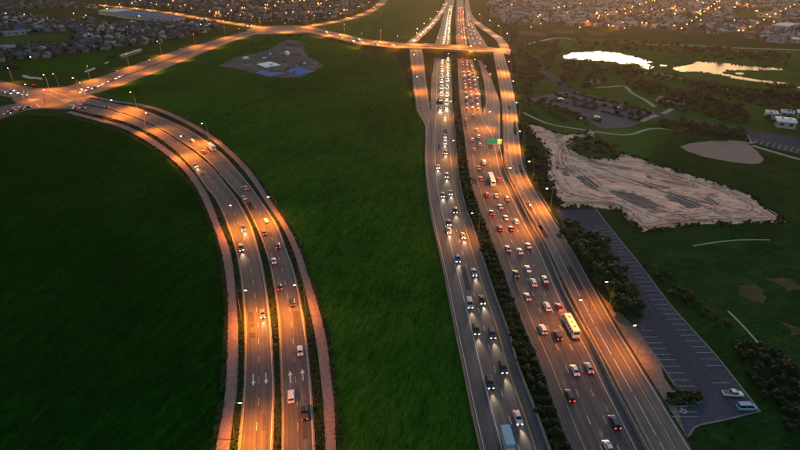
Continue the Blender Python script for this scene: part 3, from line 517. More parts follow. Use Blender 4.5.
def dh(x, y):
    q = Vector((x*.03, y*.03, 0)); w = mnoise.noise_vector(q)*1.6
    a = abs(mnoise.noise(Vector((x*.045+y*.03+w.x, y*.11-x*.05+w.y, 3)))); b_ = abs(mnoise.noise(Vector((x*.09-y*.04+w.y, y*.16+x*.03-w.x, 7))))
    return max(0, .22-a)*2.6*max(0, mnoise.noise(q*.8)+.6) + max(0, .16-b_)*1.3 + .2*mnoise.noise(Vector((x*.35, y*.35, 0)))+.15
HOL = [[(608, 191), (622, 190), (646, 198), (662, 206), (654, 209.5), (638, 208.5), (620, 200)], [(574, 176), (584, 176), (602, 186), (598, 191), (584, 186)], [(664, 192), (684, 197), (706, 207), (690, 209), (670, 201)], [(706, 196), (722, 203), (716, 208), (702, 202)], [(560, 168), (566, 168), (570, 176), (564, 177)], [(630, 180), (655, 184), (672, 189), (650, 189)]]
HOLG = [[G(*q) for q in h] for h in HOL]
def dv(i, j):
    if (i, j) not in vid:
        x, y = x0+i*cs, y0+j*cs; jn = mnoise.noise_vector(Vector((x, y, 1)))*.5; vid[i, j] = len(vs)
        edge = min((p-Vector((x, y, 0))).length for p in dp); hz = max(.0, dh(x, y))*min(1, edge/8)
        if any(inside((x, y), h) for h in HOLG): hz = min(hz, .12)
        vs.append((x+jn.x, y+jn.y, .07+hz))
    return vid[i, j]
for i in range(nx):
    for j in range(ny):
        if inside((x0+(i+.5)*cs, y0+(j+.5)*cs), dp): fs.append((dv(i, j), dv(i+1, j), dv(i+1, j+1), dv(i, j+1)))
dl = obj('dirt_lot', mesh('dirt_lot', vs, fs, smooth=True), M['dirt']); tag(dl, 'pale graded dirt lot with swirling low mounds', kind='structure')

HM = land('dark_hollow', [(.11, .105, .095), (.20, .17, .145), (.46, .30, .22)], .1, .25, (.4, 1.3), R(-50), .5, .5, grain=.6, gamp=.35, warp=1.6)  # hollow patches darker and greyer than the graded dirt
for k, h in enumerate(HOL):
    o = patch('dark_hollow', h, .23, HM, 2.0, 1.2, parent=dl)
TKD = land('rut_dark', [(.28, .17, .12), (.42, .25, .175), (.6, .36, .26)], .2, .8, mix=.5, bump=.3); TKL = land('rut_pale', [(.62, .40, .29), (.78, .52, .39), (.85, .60, .46)], .2, .8, mix=.5, bump=.3)
def rut(pts, w, ma, off=0.0):
    P = catmull([G(*q) for q in pts], 40); vs_, fs_ = [], []
    for i, p in enumerate(P):
        d = (P[min(i+1, 39)]-P[max(i-1, 0)]).normalized(); nn = Vector((d.y, -d.x, 0)); ww = w*(.7+.5*mnoise.noise(p*.2))
        for s_ in (-1, 1): q = p+nn*(off+s_*ww/2); vs_.append((q.x, q.y, .13+max(0, dh(p.x, p.y))*.9+.08))
    fs_ = [(2*i, 2*i+1, 2*i+3, 2*i+2) for i in range(39)]
    me = mesh('wheel_rut', vs_, fs_); bm = bmesh.new(); bm.from_mesh(me); bmesh.ops.recalc_face_normals(bm, faces=bm.faces)
    if sum(f.normal.z for f in bm.faces) < 0: bmesh.ops.reverse_faces(bm, faces=bm.faces)
    bm.to_mesh(me); bm.free(); obj('wheel_rut', me, ma, dl)
for k, pts in enumerate([[(563, 203), (600, 203), (622, 211), (644, 227), (690, 221), (735, 219), (768, 219)], [(588, 163), (618, 174), (660, 189), (700, 200), (717, 208), (702, 213), (664, 214), (634, 206), (606, 192), (586, 176)], [(642, 166), (690, 180), (730, 192), (752, 207), (742, 214), (716, 211), (690, 201), (668, 192)], [(550, 154), (556, 172), (570, 192), (600, 200), (625, 207), (646, 220)], [(558, 140), (572, 155), (606, 165), (650, 173), (700, 188)], [(534, 128), (552, 138), (566, 150), (570, 162), (590, 172), (622, 180), (650, 187)], [(590, 136), (572, 142), (562, 152), (564, 166), (576, 172)], [(612, 162), (640, 162), (672, 174), (716, 188), (756, 206), (776, 219)]]):
    rut(pts, 1.6, TKL if k % 2 else TKD); rut(pts, .8, TKD, 2.2); rut(pts, .7, TKL if k % 3 else TKD, -2.6)
for k in range(46):
    p = G(rnd.uniform(560, 760), rnd.uniform(145, 222))
    if inside(p, dp):
        a = math.radians(rnd.uniform(-75, -30)); L_ = rnd.uniform(3, 11); q = [pix((p.x+math.cos(a+.25*t)*L_*t, p.y+math.sin(a+.25*t)*L_*t, 0)) for t in (-1, -.3, .4, 1)]
        if all(inside(G(*z), dp) for z in q): rut(q, rnd.uniform(.6, 1.6), TKD if k % 3 else TKL)
# repair patches in the asphalt
RPM = land('repair_asphalt', [(.052, .048, .052), (.075, .068, .072), (.10, .092, .094)], .1, .6, mix=.5, bump=.2)
for rd, lanes, n_ in ((FL, (.17, .44, .68, .9), 26), (FR, (.1, .3, .53, .76), 24), (RC, (.2, .48, .78), 16), (BVL, (.26, .74), 10), (BVR, (.26, .74), 10)):
    for k in range(n_):
        i = rnd.randrange(2, rd.n-6); i1 = i+rnd.randint(1, 4); f = rnd.choice(lanes); w = rnd.uniform(.5, 2.6)
        if pix(rd.C[i])[1] > 60: rd.line(f+rnd.uniform(-.03, .03), w, i0=i, i1=i1, dz=.012, material=RPM, name='repair_patch')
# ------------------------------------------------------------------ vehicles
PAINT = {k: plain('paint_'+k, c, .32, .15, coat=.6) for k, c in {'white': (.72, .72, .71), 'silver': (.42, .43, .45), 'grey': (.17, .175, .185), 'black': (.018, .018, .02), 'red': (.38, .025, .02), 'blue': (.04, .10, .26), 'navy': (.02, .03, .08), 'beige': (.42, .36, .28), 'lightblue': (.25, .42, .55), 'cream': (.74, .71, .64)}.items()}
def ring(x, w, zb, zm, zt, r=.86): return [(x, -w*.92, zb), (x, -w, zb+.18), (x, -w, zm), (x, -w*r, zt), (x, w*r, zt), (x, w, zm), (x, w, zb+.18), (x, w*.92, zb)]
TYPES = {}
def wheelmesh():
    m = MB(); m.tube([(0, -.11, 0), (0, .11, 0)], .33, 12); return m.mesh('wheel')
WH = wheelmesh(); RIM = MB().tube([(0, -.125, 0), (0, .125, 0)], .2, 8).mesh('rim')
WH.materials.append(M['tyre']); RIM.materials.append(M['rim'])
def lightmesh(w, h, n): return MB().box(-.05, .05, -w/2, w/2, -h/2, h/2).mesh(n)
def frontquad(w, h): return mesh('headlight', [(0, -w/2, -h/2), (0, w/2, -h/2), (-.04, w/2, h/2), (-.04, -w/2, h/2)], [(0, 1, 2, 3)])
HL = frontquad(.34, .17); TLm = lightmesh(.30, .26, 'taillight'); HLF = frontquad(.42, .24); TLF = lightmesh(.42, .3, 'taillight')
HL.materials.append(M['head']); TLm.materials.append(M['tail']); HLF.materials.append(M['headfar']); TLF.materials.append(M['tailfar'])
def deftype(n, L, w, body, gh, roofz, wb, lz=(.68, .8), bed=None):
    b = MB().loft([ring(*r) for r in body]).mesh('body', False)
    (xb0, xb1, wb_, zb), (xt0, xt1, wt) = gh
    g = MB().loft([[(xb0, -wb_, zb), (xb1, -wb_, zb), (xb1, wb_, zb), (xb0, wb_, zb)], [(xt0, -wt, roofz-.03), (xt1, -wt, roofz-.03), (xt1, wt, roofz-.03), (xt0, wt, roofz-.03)]]).mesh('window_band')
    mp = MB()
    for sy in (-1, 1):
        for (xa, xc) in ((xb0, xt0), ((xb0+xb1)/2-.1, (xt0+xt1)/2-.1), (xb1, xt1)):
            mp.tube([(xa, sy*(wb_+.005), zb), (xc, sy*(wt+.012), roofz-.03)], .045, 4)
    rf = mp.loft([[(xt0-.08, -wt-.04, roofz-.05), (xt1+.08, -wt-.04, roofz-.05), (xt1+.08, wt+.04, roofz-.05), (xt0-.08, wt+.04, roofz-.05)], [(xt0+.06, -wt+.1, roofz+.04), (xt1-.06, -wt+.1, roofz+.04), (xt1-.06, wt-.1, roofz+.04), (xt0+.06, wt-.1, roofz+.04)]]).mesh('roof_panel')
    g.materials.append(M['glass'])
    bm_ = None
    if bed: bm_ = MB().box(bed[0], bed[1], -w*.78, w*.78, bed[2], bed[2]+.03).mesh('cargo_bed'); bm_.materials.append(M['dsteel'])
    TYPES[n] = dict(L=L, w=w, body=b, glass=g, roof=rf, wb=wb, lz=lz, bed=bm_)
deftype('sedan', 4.6, .9, [(-2.3, .78, .38, .6, .82), (-2.22, .86, .28, .7, .98), (-1.3, .9, .22, .72, 1.03), (.9, .9, .22, .72, .99), (1.9, .87, .24, .66, .86), (2.22, .8, .3, .58, .74), (2.32, .7, .36, .5, .62)], ((-1.55, 1.1, .77, 1.0), (-.95, .3, .6)), 1.45, (-1.38, 1.4))
deftype('hatchback', 4.1, .87, [(-2.02, .76, .36, .7, .95), (-1.95, .85, .27, .74, 1.04), (.9, .87, .22, .74, 1.0), (1.7, .84, .25, .68, .88), (2.0, .77, .3, .6, .76), (2.08, .68, .36, .52, .64)], ((-1.9, 1.05, .76, 1.01), (-1.55, .3, .6)), 1.5, (-1.25, 1.25))
deftype('suv', 4.8, .96, [(-2.38, .85, .42, .82, 1.1), (-2.3, .94, .32, .86, 1.16), (1.0, .96, .28, .86, 1.13), (2.0, .93, .3, .8, 1.05), (2.34, .86, .36, .72, .92), (2.42, .78, .42, .62, .78)], ((-2.22, 1.25, .85, 1.13), (-1.95, .55, .7)), 1.76, (-1.4, 1.45), (.82, .98))
deftype('pickup', 5.5, .98, [(-2.75, .92, .5, .8, 1.06), (-2.68, .97, .42, .84, 1.1), (1.1, .98, .38, .86, 1.13), (2.35, .95, .4, .82, 1.07), (2.7, .88, .44, .74, .95), (2.78, .8, .48, .66, .82)], ((-.75, 1.45, .86, 1.12), (-.5, .75, .72)), 1.82, (-1.7, 1.75), (.84, .92), (-2.6, -.85, 1.09))
deftype('van', 5.2, 1.0, [(-2.6, .92, .45, 1.0, 1.3), (-2.52, .99, .34, 1.05, 1.34), (1.3, 1.0, .3, 1.0, 1.3), (2.2, .96, .32, .85, 1.1), (2.55, .88, .38, .72, .92), (2.62, .8, .44, .62, .8)], ((-2.5, 1.7, .92, 1.3), (-2.4, .95, .8)), 2.1, (-1.6, 1.7), (.85, 1.1))
# long vehicles have parts of their own
def car(kind, colour, p, t, near, label, group, toward, lamp=True, parked=False):
    T = TYPES[kind]; rz = math.atan2(t.y, t.x)
    e = empty({'suv': 'suv', 'van': 'van', 'pickup': 'pickup_truck'}.get(kind, 'car'), p, rz)
    tag(e, label, {'suv': 'suv', 'van': 'van', 'pickup': 'pickup'}.get(kind, 'car'), group)
    def pt(n, m, paint=None, loc=None, rot=0.):
        o = bpy.data.objects.new(n, m); COL.objects.link(o); o.parent = e
        if loc: o.location = loc
        if paint is not None:
            if len(m.materials) == 0: m.materials.append(None)
            o.material_slots[0].link = 'OBJECT'; o.material_slots[0].material = paint
        return o
    b = pt('body', T['body'], PAINT[colour]); pt('window_band', T['glass']); pt('roof_panel', T['roof'], PAINT[colour])
    if near:
        if T['bed']: pt('cargo_bed', T['bed'])
        for x in T['wb']:
            for s_ in (-1, 1):
                w = pt('wheel', WH, loc=(x, s_*(T['w']-.1), .33)); r = pt('rim', RIM); r.parent = w
    xf, xr = T['L']/2-.1, -T['L']/2+.02; hw = T['w']*.68
    if parked: return e
    for s_ in (-1, 1):
        if near or toward: pt('headlight', HL if near else HLF, loc=(T['L']/2+.05, s_*hw, T['lz'][0]-.19))
        if near or not toward: pt('taillight', TLm if near else TLF, loc=(xr-.02, s_*hw, T['lz'][1]))
    if lamp:
        ld = (HEADLAMP if toward else HEADAWAY) if near else HEADFAR
        lo = bpy.data.objects.new('headlight_beam', ld); COL.objects.link(lo); lo.parent = e
        lo.location = (T['L']/2+.15, 0, T['lz'][0]); lo.rotation_euler = (0, -math.pi/2+R(8), 0); lo.rotation_euler = Vector((1, 0, -.13)).to_track_quat('-Z', 'Y').to_euler()
    return e
def spot(n, e, size, blend, col, rad=.1):
    l = bpy.data.lights.new(n, 'SPOT'); l.energy = e; l.spot_size = R(size); l.spot_blend = blend; l.color = col; l.shadow_soft_size = rad; return l
HEADLAMP = spot('headlight_beam', HEAD_W, 38, 1.0, (1, .70, .38), .3); HEADAWAY = spot('departing_headlight_beam', HEAD_W*.16, 38, 1.0, (1, .70, .38), .3); HEADFAR = spot('queue_headlight_beam', HEAD_W*2.4, 60, 1.0, (1, .68, .34), .3)
CN = {'lightblue': 'light blue'}; KN = {'suv': 'suv', 'pickup': 'pickup truck'}
def fleet(rd, items, toward, where, group):
    items = sorted(items, key=lambda q: -q[1]); cnt = {}
    for (x, y, kind, col) in items:
        p, t = rd.find(x, y+.5)
        if p.y > 1e5: continue
        dirv_ = t if (t.y > 0) != toward else -t
        if rd in (CR, LA, BL): dirv_ = t*(1 if toward else -1)
        cnt[kind, col] = cnt.get((kind, col), 0)+1
        car(kind, col, p, dirv_, True, f'{CN.get(col, col)} {KN.get(kind, kind)}, {nth(cnt[kind, col])} such one from the bottom edge {where}', group, toward)
fleet(FL, [(445, 116, 'sedan', 'grey'), (445, 135.5, 'sedan', 'silver'), (445, 142, 'hatchback', 'white'), (445.5, 151.5, 'sedan', 'black'), (438, 166, 'sedan', 'white'), (446.5, 175, 'suv', 'silver'), (442.5, 194, 'sedan', 'grey'), (450.5, 192, 'sedan', 'silver'), (455, 210, 'suv', 'black'), (448.5, 222, 'sedan', 'navy'), (448.5, 230, 'hatchback', 'silver'), (463, 235, 'sedan', 'silver'), (457.5, 258, 'suv', 'blue'), (474, 271.5, 'sedan', 'silver'), (469.5, 303, 'van', 'silver'), (482, 299, 'sedan', 'black'), (476, 329, 'suv', 'black'), (492, 333, 'suv', 'navy'), (503, 367, 'suv', 'black'), (489.6, 382, 'suv', 'black'), (518, 417, 'sedan', 'white')], True, 'among oncoming freeway traffic', 'oncoming freeway cars')
fleet(FR, [(473, 115, 'sedan', 'red'), (466, 119, 'sedan', 'grey'), (477, 129, 'sedan', 'white'), (472, 139, 'hatchback', 'beige'), (478.5, 136, 'suv', 'white'), (480, 144, 'sedan', 'beige'), (474, 149, 'sedan', 'red'), (484, 162, 'van', 'white'), (479, 167, 'sedan', 'beige'), (481, 178, 'sedan', 'red'), (499, 179, 'sedan', 'red'), (487, 194, 'suv', 'red'), (496.5, 195, 'sedan', 'white'), (507, 198, 'suv', 'silver'), (500.5, 206, 'sedan', 'silver'), (492, 212, 'sedan', 'red'), (506, 217, 'sedan', 'white'), (516, 221, 'suv', 'white'), (500, 228, 'suv', 'red'), (511.5, 228, 'sedan', 'red'), (508, 248, 'sedan', 'silver'), (520, 250.5, 'sedan', 'white'), (528.5, 245, 'sedan', 'white'), (528, 268, 'sedan', 'white'), (516, 273, 'sedan', 'navy'), (533.5, 282, 'suv', 'white'), (545, 278.5, 'sedan', 'white'), (527.5, 296, 'sedan', 'silver'), (547, 306, 'suv', 'white'), (559.5, 306.5, 'sedan', 'red'), (543, 329, 'suv', 'white'), (557.5, 335, 'suv', 'black'), (575, 369.5, 'sedan', 'white'), (589, 367, 'sedan', 'silver'), (569.5, 395.5, 'suv', 'black'), (614.5, 422, 'suv', 'navy'), (609, 447, 'sedan', 'white')], False, 'among departing freeway traffic', 'departing freeway cars')
fleet(BVL, [(243, 227, 'sedan', 'blue'), (241, 247, 'suv', 'black'), (262.5, 313, 'sedan', 'grey'), (195, 165, 'sedan', 'silver')], True, 'coming down the boulevard', 'cars coming down the boulevard')
fleet(BVR, [(264, 232, 'sedan', 'grey'), (277.5, 245, 'suv', 'navy'), (273.5, 260, 'sedan', 'white'), (279.5, 286, 'sedan', 'black'), (292.5, 302, 'suv', 'black'), (300, 350, 'sedan', 'white'), (291, 396, 'suv', 'white'), (304.5, 412, 'pickup', 'black'), (266, 220, 'sedan', 'white'), (244, 197, 'sedan', 'silver'), (245.5, 187.5, 'suv', 'grey'), (203, 151.5, 'suv', 'red'), (192, 140, 'hatchback', 'white'), (107, 106.5, 'sedan', 'black')], False, 'climbing the boulevard', 'cars climbing the boulevard')
fleet(CO, [(485.6, 66, 'sedan', 'white'), (490, 74.5, 'suv', 'white'), (483, 58, 'sedan', 'silver')], False, 'in the collector lanes', 'cars in the collector lanes')
fleet(CR, [(82, 91, 'sedan', 'white'), (88, 89, 'suv', 'silver'), (94, 87, 'sedan', 'black'), (100, 85, 'sedan', 'white'), (104, 83, 'hatchback', 'silver'), (110, 80.5, 'suv', 'black'), (117, 77.5, 'sedan', 'white'), (121, 75.5, 'sedan', 'white'), (84, 88, 'suv', 'beige'), (90, 86, 'sedan', 'silver')], False, 'queueing on the cross road', 'cars queueing on the cross road')
fleet(LA, [(4, 91, 'sedan', 'white'), (9, 92.5, 'suv', 'silver'), (12, 89.5, 'sedan', 'silver'), (16, 92, 'sedan', 'white'), (21, 93.5, 'hatchback', 'white'), (25, 93.8, 'sedan', 'beige')], False, 'waiting on the junction arm', 'cars waiting on the junction arm')
fleet(BL, [(11, 110, 'sedan', 'black'), (16, 107, 'sedan', 'white'), (20, 109, 'suv', 'red'), (23, 106, 'sedan', 'silver'), (7, 113, 'sedan', 'grey'), (28, 106.5, 'sedan', 'navy')], False, 'waiting on the turning road', 'cars waiting on the turning road')
fleet(BVL, [(72, 105, 'sedan', 'white'), (79, 103.5, 'suv', 'white'), (76, 107.5, 'sedan', 'navy'), (83, 107, 'sedan', 'black')], False, 'beside the junction mouth', 'cars beside the junction mouth')
# the dense queues further up
def queue(rd, fr, y0, y1, gap, toward, where, group, pal):
    a, b = sorted((rd.v[iy(rd, y0)], rd.v[iy(rd, y1)])); n = 0; occ = []
    for li, f in enumerate(fr):
        d = a+rnd.uniform(0, 8); k = 0
        while d < b:
            yy = pix(rd.at(d, .5)[0])[1]; ff = f(yy) if callable(f) else f
            p, t = rd.at(d, ff+rnd.uniform(-.015, .015)); dv_ = t if (t.y > 0) != toward else -t; k += 1
            col = rnd.choice(pal); kind = rnd.choice(['sedan', 'sedan', 'hatchback', 'suv', 'suv', 'van', 'pickup'])
            car(kind, col, p, dv_, False, f'{CN.get(col, col)} {KN.get(kind, kind)}, {nth(k)} in {where} {["inner", "middle", "outer"][li]} queue', group, toward, lamp=(toward and yy > 18 and k % 2))
            d += rnd.uniform(*gap)
pal1 = ['white', 'white', 'silver', 'grey', 'black', 'navy', 'beige']; pal2 = ['white', 'white', 'silver', 'red', 'red', 'grey', 'black', 'beige']
fa = lambda y: .47 + (.57-.47)*min(1, max(0, (130-y)/60)); fb = lambda y: .68 + (.86-.68)*min(1, max(0, (130-y)/60))
queue(FL, (fa, fb), 110, 6, (9, 17), True, 'the oncoming freeway', 'oncoming cars queueing beyond the gantry', pal1)
queue(FR, (.3, .55, .8), 112, 8, (10, 20), False, 'the departing freeway', 'departing cars queueing towards the overpass', pal2)
queue(LX, (.5,), 41, 4, (16, 34), True, 'the diverge ramp', 'cars on the diverge ramp', pal1)
queue(CO, (.3, .62), 45, 12, (22, 45), False, 'the collector', 'cars on the collector beyond the overpass', pal2)
queue(BR, (.27, .72), 45, 33, (25, 60), True, 'the overpass road', 'cars on the overpass road', pal1)
queue(UL, (.3, .7), 26, 4, (45, 110), True, 'the suburb road', 'cars on the far suburb road', pal1)
queue(UR, (.3, .7), 24, 4, (45, 110), False, 'the curving road', 'cars on the far curving road', pal1)
# buses and trucks
def long_vehicle(name, cat, label, rd, x, y, toward, L, w, h, paint, cab=None, group=None):
    p, t = rd.find(x, y); dv_ = t if (t.y > 0) != toward else -t; e = empty(name, p, math.atan2(dv_.y, dv_.x)); tag(e, label, cat, group)
    x0, x1 = -L/2, L/2
    def P_(n, m, ma, loc=None): return obj(n, m, ma, e, loc)
    if cab is None:
        P_('body', MB().loft([[(x0+.05, -w*.94, .4), (x1-.1, -w*.94, .4), (x1-.1, w*.94, .4), (x0+.05, w*.94, .4)], [(x0, -w, 1.2), (x1, -w, 1.2), (x1, w, 1.2), (x0, w, 1.2)], [(x0+.05, -w, h-.35), (x1-.15, -w, h-.35), (x1-.15, w, h-.35), (x0+.05, w, h-.35)], [(x0+.25, -w*.86, h), (x1-.4, -w*.86, h), (x1-.4, w*.86, h), (x0+.25, w*.86, h)]]).mesh('body'), paint)
        nwin = int(L/1.6)
        for k in range(nwin):
            for s_ in (-1, 1): P_('window', MB().box(-.6, .6, -.02, .02, -.42, .42).mesh('window'), M['glass'], (x0+.9+k*(L-1.6)/max(1, nwin-1), s_*(w+.01), h-.95))
        P_('windscreen', MB().box(-.03, .03, -w*.85, w*.85, -.7, .7).mesh('windscreen'), M['glass'], (x1-.03, 0, h-1.3)); P_('rear_window', MB().box(-.03, .03, -w*.7, w*.7, -.4, .4).mesh('rear_window'), M['glass'], (x0+.0, 0, h-.9))
        for k in (.25, .5, .75): P_('roof_hatch', MB().box(-.45, .45, -.4, .4, 0, .12, .08, .08).mesh('roof_hatch'), M['dsteel'] if k != .5 else M['steel'], (x0+L*k, 0, h))
    else:
        P_('cargo_box', MB().box(x0, x1-cab-.15, -w, w, .9, h).mesh('cargo_box'), paint)
        P_('box_trim', MB().box(x0-.03, x0+.12, -w-.03, w+.03, h-.2, h+.02).mesh('box_trim'), M['steel'])
        P_('chassis', MB().box(x0+.2, x1-.3, -.45, .45, .5, .88).mesh('chassis'), M['dsteel'])
        P_('cab', MB().loft([[(x1-cab, -w*.9, .5), (x1, -w*.86, .5), (x1, w*.86, .5), (x1-cab, w*.9, .5)], [(x1-cab, -w*.92, 1.5), (x1-.05, -w*.88, 1.5), (x1-.05, w*.88, 1.5), (x1-cab, w*.92, 1.5)], [(x1-cab, -w*.84, 2.4), (x1-.6, -w*.8, 2.4), (x1-.6, w*.8, 2.4), (x1-cab, w*.84, 2.4)]]).mesh('cab'), PAINT['white'])
        P_('windscreen', mesh('windscreen', [(x1-.03, -w*.78, 1.58), (x1-.03, w*.78, 1.58), (x1-.5, w*.72, 2.3), (x1-.5, -w*.72, 2.3)], [(0, 1, 2, 3)]), M['glass'])
    for xx in (x0+L*.2, x1-L*.16):
        for s_ in (-1, 1):
            wobj = obj('wheel', WH, None, e, (xx, s_*(w-.16), .48)); wobj.scale = (1.45, 1.45, 1.45); r = obj('rim', RIM, None, wobj)
    for s_ in (-1, 1):
        obj('headlight', HL, None, e, (x1+.05, s_*w*.7, .75)); obj('taillight', TLm, None, e, (x0-.06, s_*w*.75, 1.0))
    lo = bpy.data.objects.new('headlight_beam', HEADLAMP); COL.objects.link(lo); lo.parent = e; lo.location = (L/2+.2, 0, .8); lo.rotation_euler = Vector((1, 0, -.13)).to_track_quat('-Z', 'Y').to_euler()
    return e
long_vehicle('bus', 'bus', 'cream coach with roof hatches in the outer departing freeway lane', FR, 571, 328, False, 10.2, 1.27, 3.2, PAINT['cream'])
long_vehicle('bus', 'bus', 'long white bus further up among departing freeway cars below the green sign', FR, 491.5, 181, False, 13, 1.27, 3.3, PAINT['white'])
long_vehicle('box_truck', 'truck', 'light blue box truck at the bottom edge on the oncoming carriageway', FL, 508, 446, True, 8.5, 1.2, 3.5, PAINT['lightblue'], 2.0)
long_vehicle('box_truck', 'truck', 'long white box truck climbing the upper bend of the boulevard', BVR, 211, 148.5, False, 11, 1.25, 3.6, PAINT['white'], 2.2)
# parked vehicles
def parked(kind, col, x, y, ang, label):
    p = G(x, y); p.z = .07; car(kind, col, p, Vector((math.cos(ang), math.sin(ang), 0)), True, label, 'parked vehicles', False, lamp=False, parked=True)
parked('pickup', 'white', 732, 395.5, R(-4), 'white pickup parked in the upper of two bays at the car park end')
parked('van', 'lightblue', 746, 409.3, R(0), 'pale blue van parked at the far corner of the car park')
parked('hatchback', 'white', 597, 118, R(-10), 'white hatchback parked alone in the tree-lined lot')
parked('sedan', 'white', 583, 119.5, R(-14), 'white sedan parked at the lower edge of the tree-lined lot')
parked('sedan', 'silver', 616, 108, R(-14), 'silver sedan parked near the upper edge of the tree-lined lot')
parked('sedan', 'black', 561, 100, R(-14), 'black sedan parked near the entrance of the tree-lined lot')

# ------------------------------------------------------------------ street lamps
POLE = {}
def lamp_protos(h, arm, double):
    key = (h, arm, double)
    if key not in POLE:
        pm = MB().tube([(0, 0, 0), (0, 0, .5), (0, 0, h*.6), (0, 0, h)], [.16, .12, .09, .07], 6).mesh('pole'); pm.materials.append(M['steel'])
        am = MB().tube([(0, 0, h-.05), (arm*.5, 0, h+.35), (arm, 0, h+.45)], .055, 5).mesh('arm'); am.materials.append(M['steel'])
        hm = MB().box(-.45, .45, -.17, .17, 0, .18, .1, .05).mesh('lamp_head'); hm.materials.append(M['dsteel'])
        gm_ = MB().box(-.36, .36, -.15, .15, -.09, 0).mesh('lamp_lens'); gm_.materials.append(M['lampglow']); POLE[key] = (pm, am, hm, gm_)
    return POLE[key]
LAMPS = {}
def lampdata(k):
    if k not in LAMPS: LAMPS[k] = spot('sodium_lamp', LAMP_W*k, 146, 1.0, SODIUM, .25)
    return LAMPS[k]
lampcount = {}
def lamp(x, y, z, ang, where, group, power=1.0, h=12.5, arm=2.6, double=False, p=None):
    p = G(x, y, z) if p is None else p; pm, am, hm, gl = lamp_protos(h, arm, double)
    lampcount[where] = lampcount.get(where, 0)+1
    e = empty('street_lamp', p, ang); tag(e, f'lit sodium street lamp, {nth(lampcount[where])} counting upward {where}', 'street lamp', group)
    obj('pole', pm, None, e)
    for s_ in ((1, -1) if double else (1,)):
        a = obj('arm', am, None, e); a.rotation_euler = (0, 0, 0 if s_ > 0 else math.pi)
        hd = obj('lamp_head', hm, None, e, (s_*(arm+.3), 0, h+.38)); obj('lamp_lens', gl, None, hd)
        lo = bpy.data.objects.new('sodium_lamp', lampdata(power)); COL.objects.link(lo); lo.parent = e; lo.location = (s_*(arm+.3), 0, h+.2); lo.rotation_euler = (0, -s_*R(27), 0)
def lamp_on(rd, f, off, y, where, group, power=1.0, h=12.5, arm=2.6, bx=None):
    i = iy(rd, y) if bx is None else min(range(rd.n), key=lambda k: abs(pix(rd.C[k])[0]-bx))
    p = rd.P(i, f, off); d = (rd.Rr[i]-rd.L[i])*(1 if f < .5 else -1); lamp(0, 0, 0, math.atan2(d.y, d.x), where, group, power, h, arm, p=p)
g = 'street lamps along the boulevard'
for y, pw in ((440, 1.2), (322, 1.2), (232, 1.2)): lamp_on(BVL, 0, -1.2, y, 'on the inner verge of the boulevard', g, pw)
for x in (184, 148, 112): lamp_on(BVL, 0, -1.0, 0, 'on the inner verge of the boulevard', g, 1.7, bx=x+8)
for y, pw in ((318, .9), (222, 1.2)): lamp_on(BVR, 1, 1.2, y, 'on the outer verge of the boulevard', g, pw)
for x in (205, 136): lamp_on(BVR, 1, 1.2, 0, 'on the outer verge of the boulevard', g, 1.8, bx=x-6)
g = 'street lamps along the exit ramp'
for y, pw in ((352, .36), (310, .36), (212, .9), (182, .7), (148, 1.2), (118, 1.2), (95, 1.7), (74, 1.8)): lamp_on(RC, 1, 1.0, y, 'on the tree side of the exit ramp', g, pw, 11, 2.5)
g = 'street lamps on the freeway wall'
for y, pw in ((330, .42), (232, .7), (192, .75), (160, .9), (130, 1.0)): lamp_on(FR, 1, .9, y, 'on the wall beside the departing lanes', g, pw, 12, 3.0)
for y, pw in ((110, .9), (92, .9), (72, 1.0), (58, 1.2), (38, 1.3), (20, 1.3)): lamp_on(FR, 1, .9, y, 'beside the departing queue', g, pw, 12, 3.0)
for y, pw in ((92, 1.4), (68, 1.6)): lamp_on(LR, 0, -.9, y, 'on the field side of the merge ramp', g, pw)
for y, pw in ((240, .45), (160, .45), (118, .45), (66, .5), (38, .6), (18, .7)): lamp_on(FL, 1, .9, y, 'on the median side of the oncoming lanes', g, pw, 12, 3.0)
for y in (40, 34, 28, 20, 12): lamp_on(LX, 0 if True else 1, -.9, y, 'along the diverge ramp', 'street lamps on the far ramps', 1.3)
for y in (45, 36, 30, 23): lamp_on(RX, 1, .9, y, 'along the loop ramp', 'street lamps on the far ramps', 1.3)
g = 'street lamps along the overpass road'
for i_, bx in enumerate((262, 285, 308, 325, 345, 362, 380, 398, 415, 437, 460, 480, 500)): lamp_on(BR, i_ % 2, 1.2*(1 if i_ % 2 else -1) if not 424 < bx < 496 else .45*(1 if i_ % 2 else -1), 0, 'along the overpass road', g, 3.2, bx=bx)
g = 'street lamps along the cross road'
for i_, bx in enumerate((98, 116, 132, 148, 164, 180, 196, 212, 226, 240)): lamp_on(CR, 0 if i_ % 2 == 0 else 1, 1.2*(-1 if i_ % 2 == 0 else 1), 0, 'along the cross road', g, 1.7, bx=bx)
for x, y, a in ((13, 82, -1.2), (49, 89, -1.4), (59, 88, -1.6), (86, 99, 2.6), (80, 93.5, 3.0), (26, 101, .3), (46, 107, 1.5)): lamp(x, y, 0, a, 'around the large junction', 'street lamps around the junction', .85)
for bx in (250, 238, 226, 214, 202, 190, 178, 166, 150, 134, 118, 102): lamp_on(UL, 1, 1, 0, 'along the far suburb road', 'street lamps along the suburb road', 2.4, bx=bx)
for bx in (318, 334, 350, 362, 372, 380): lamp_on(UR, 0, -1, 0, 'along the far curving road', 'street lamps along the curving road', 2.6, bx=bx)

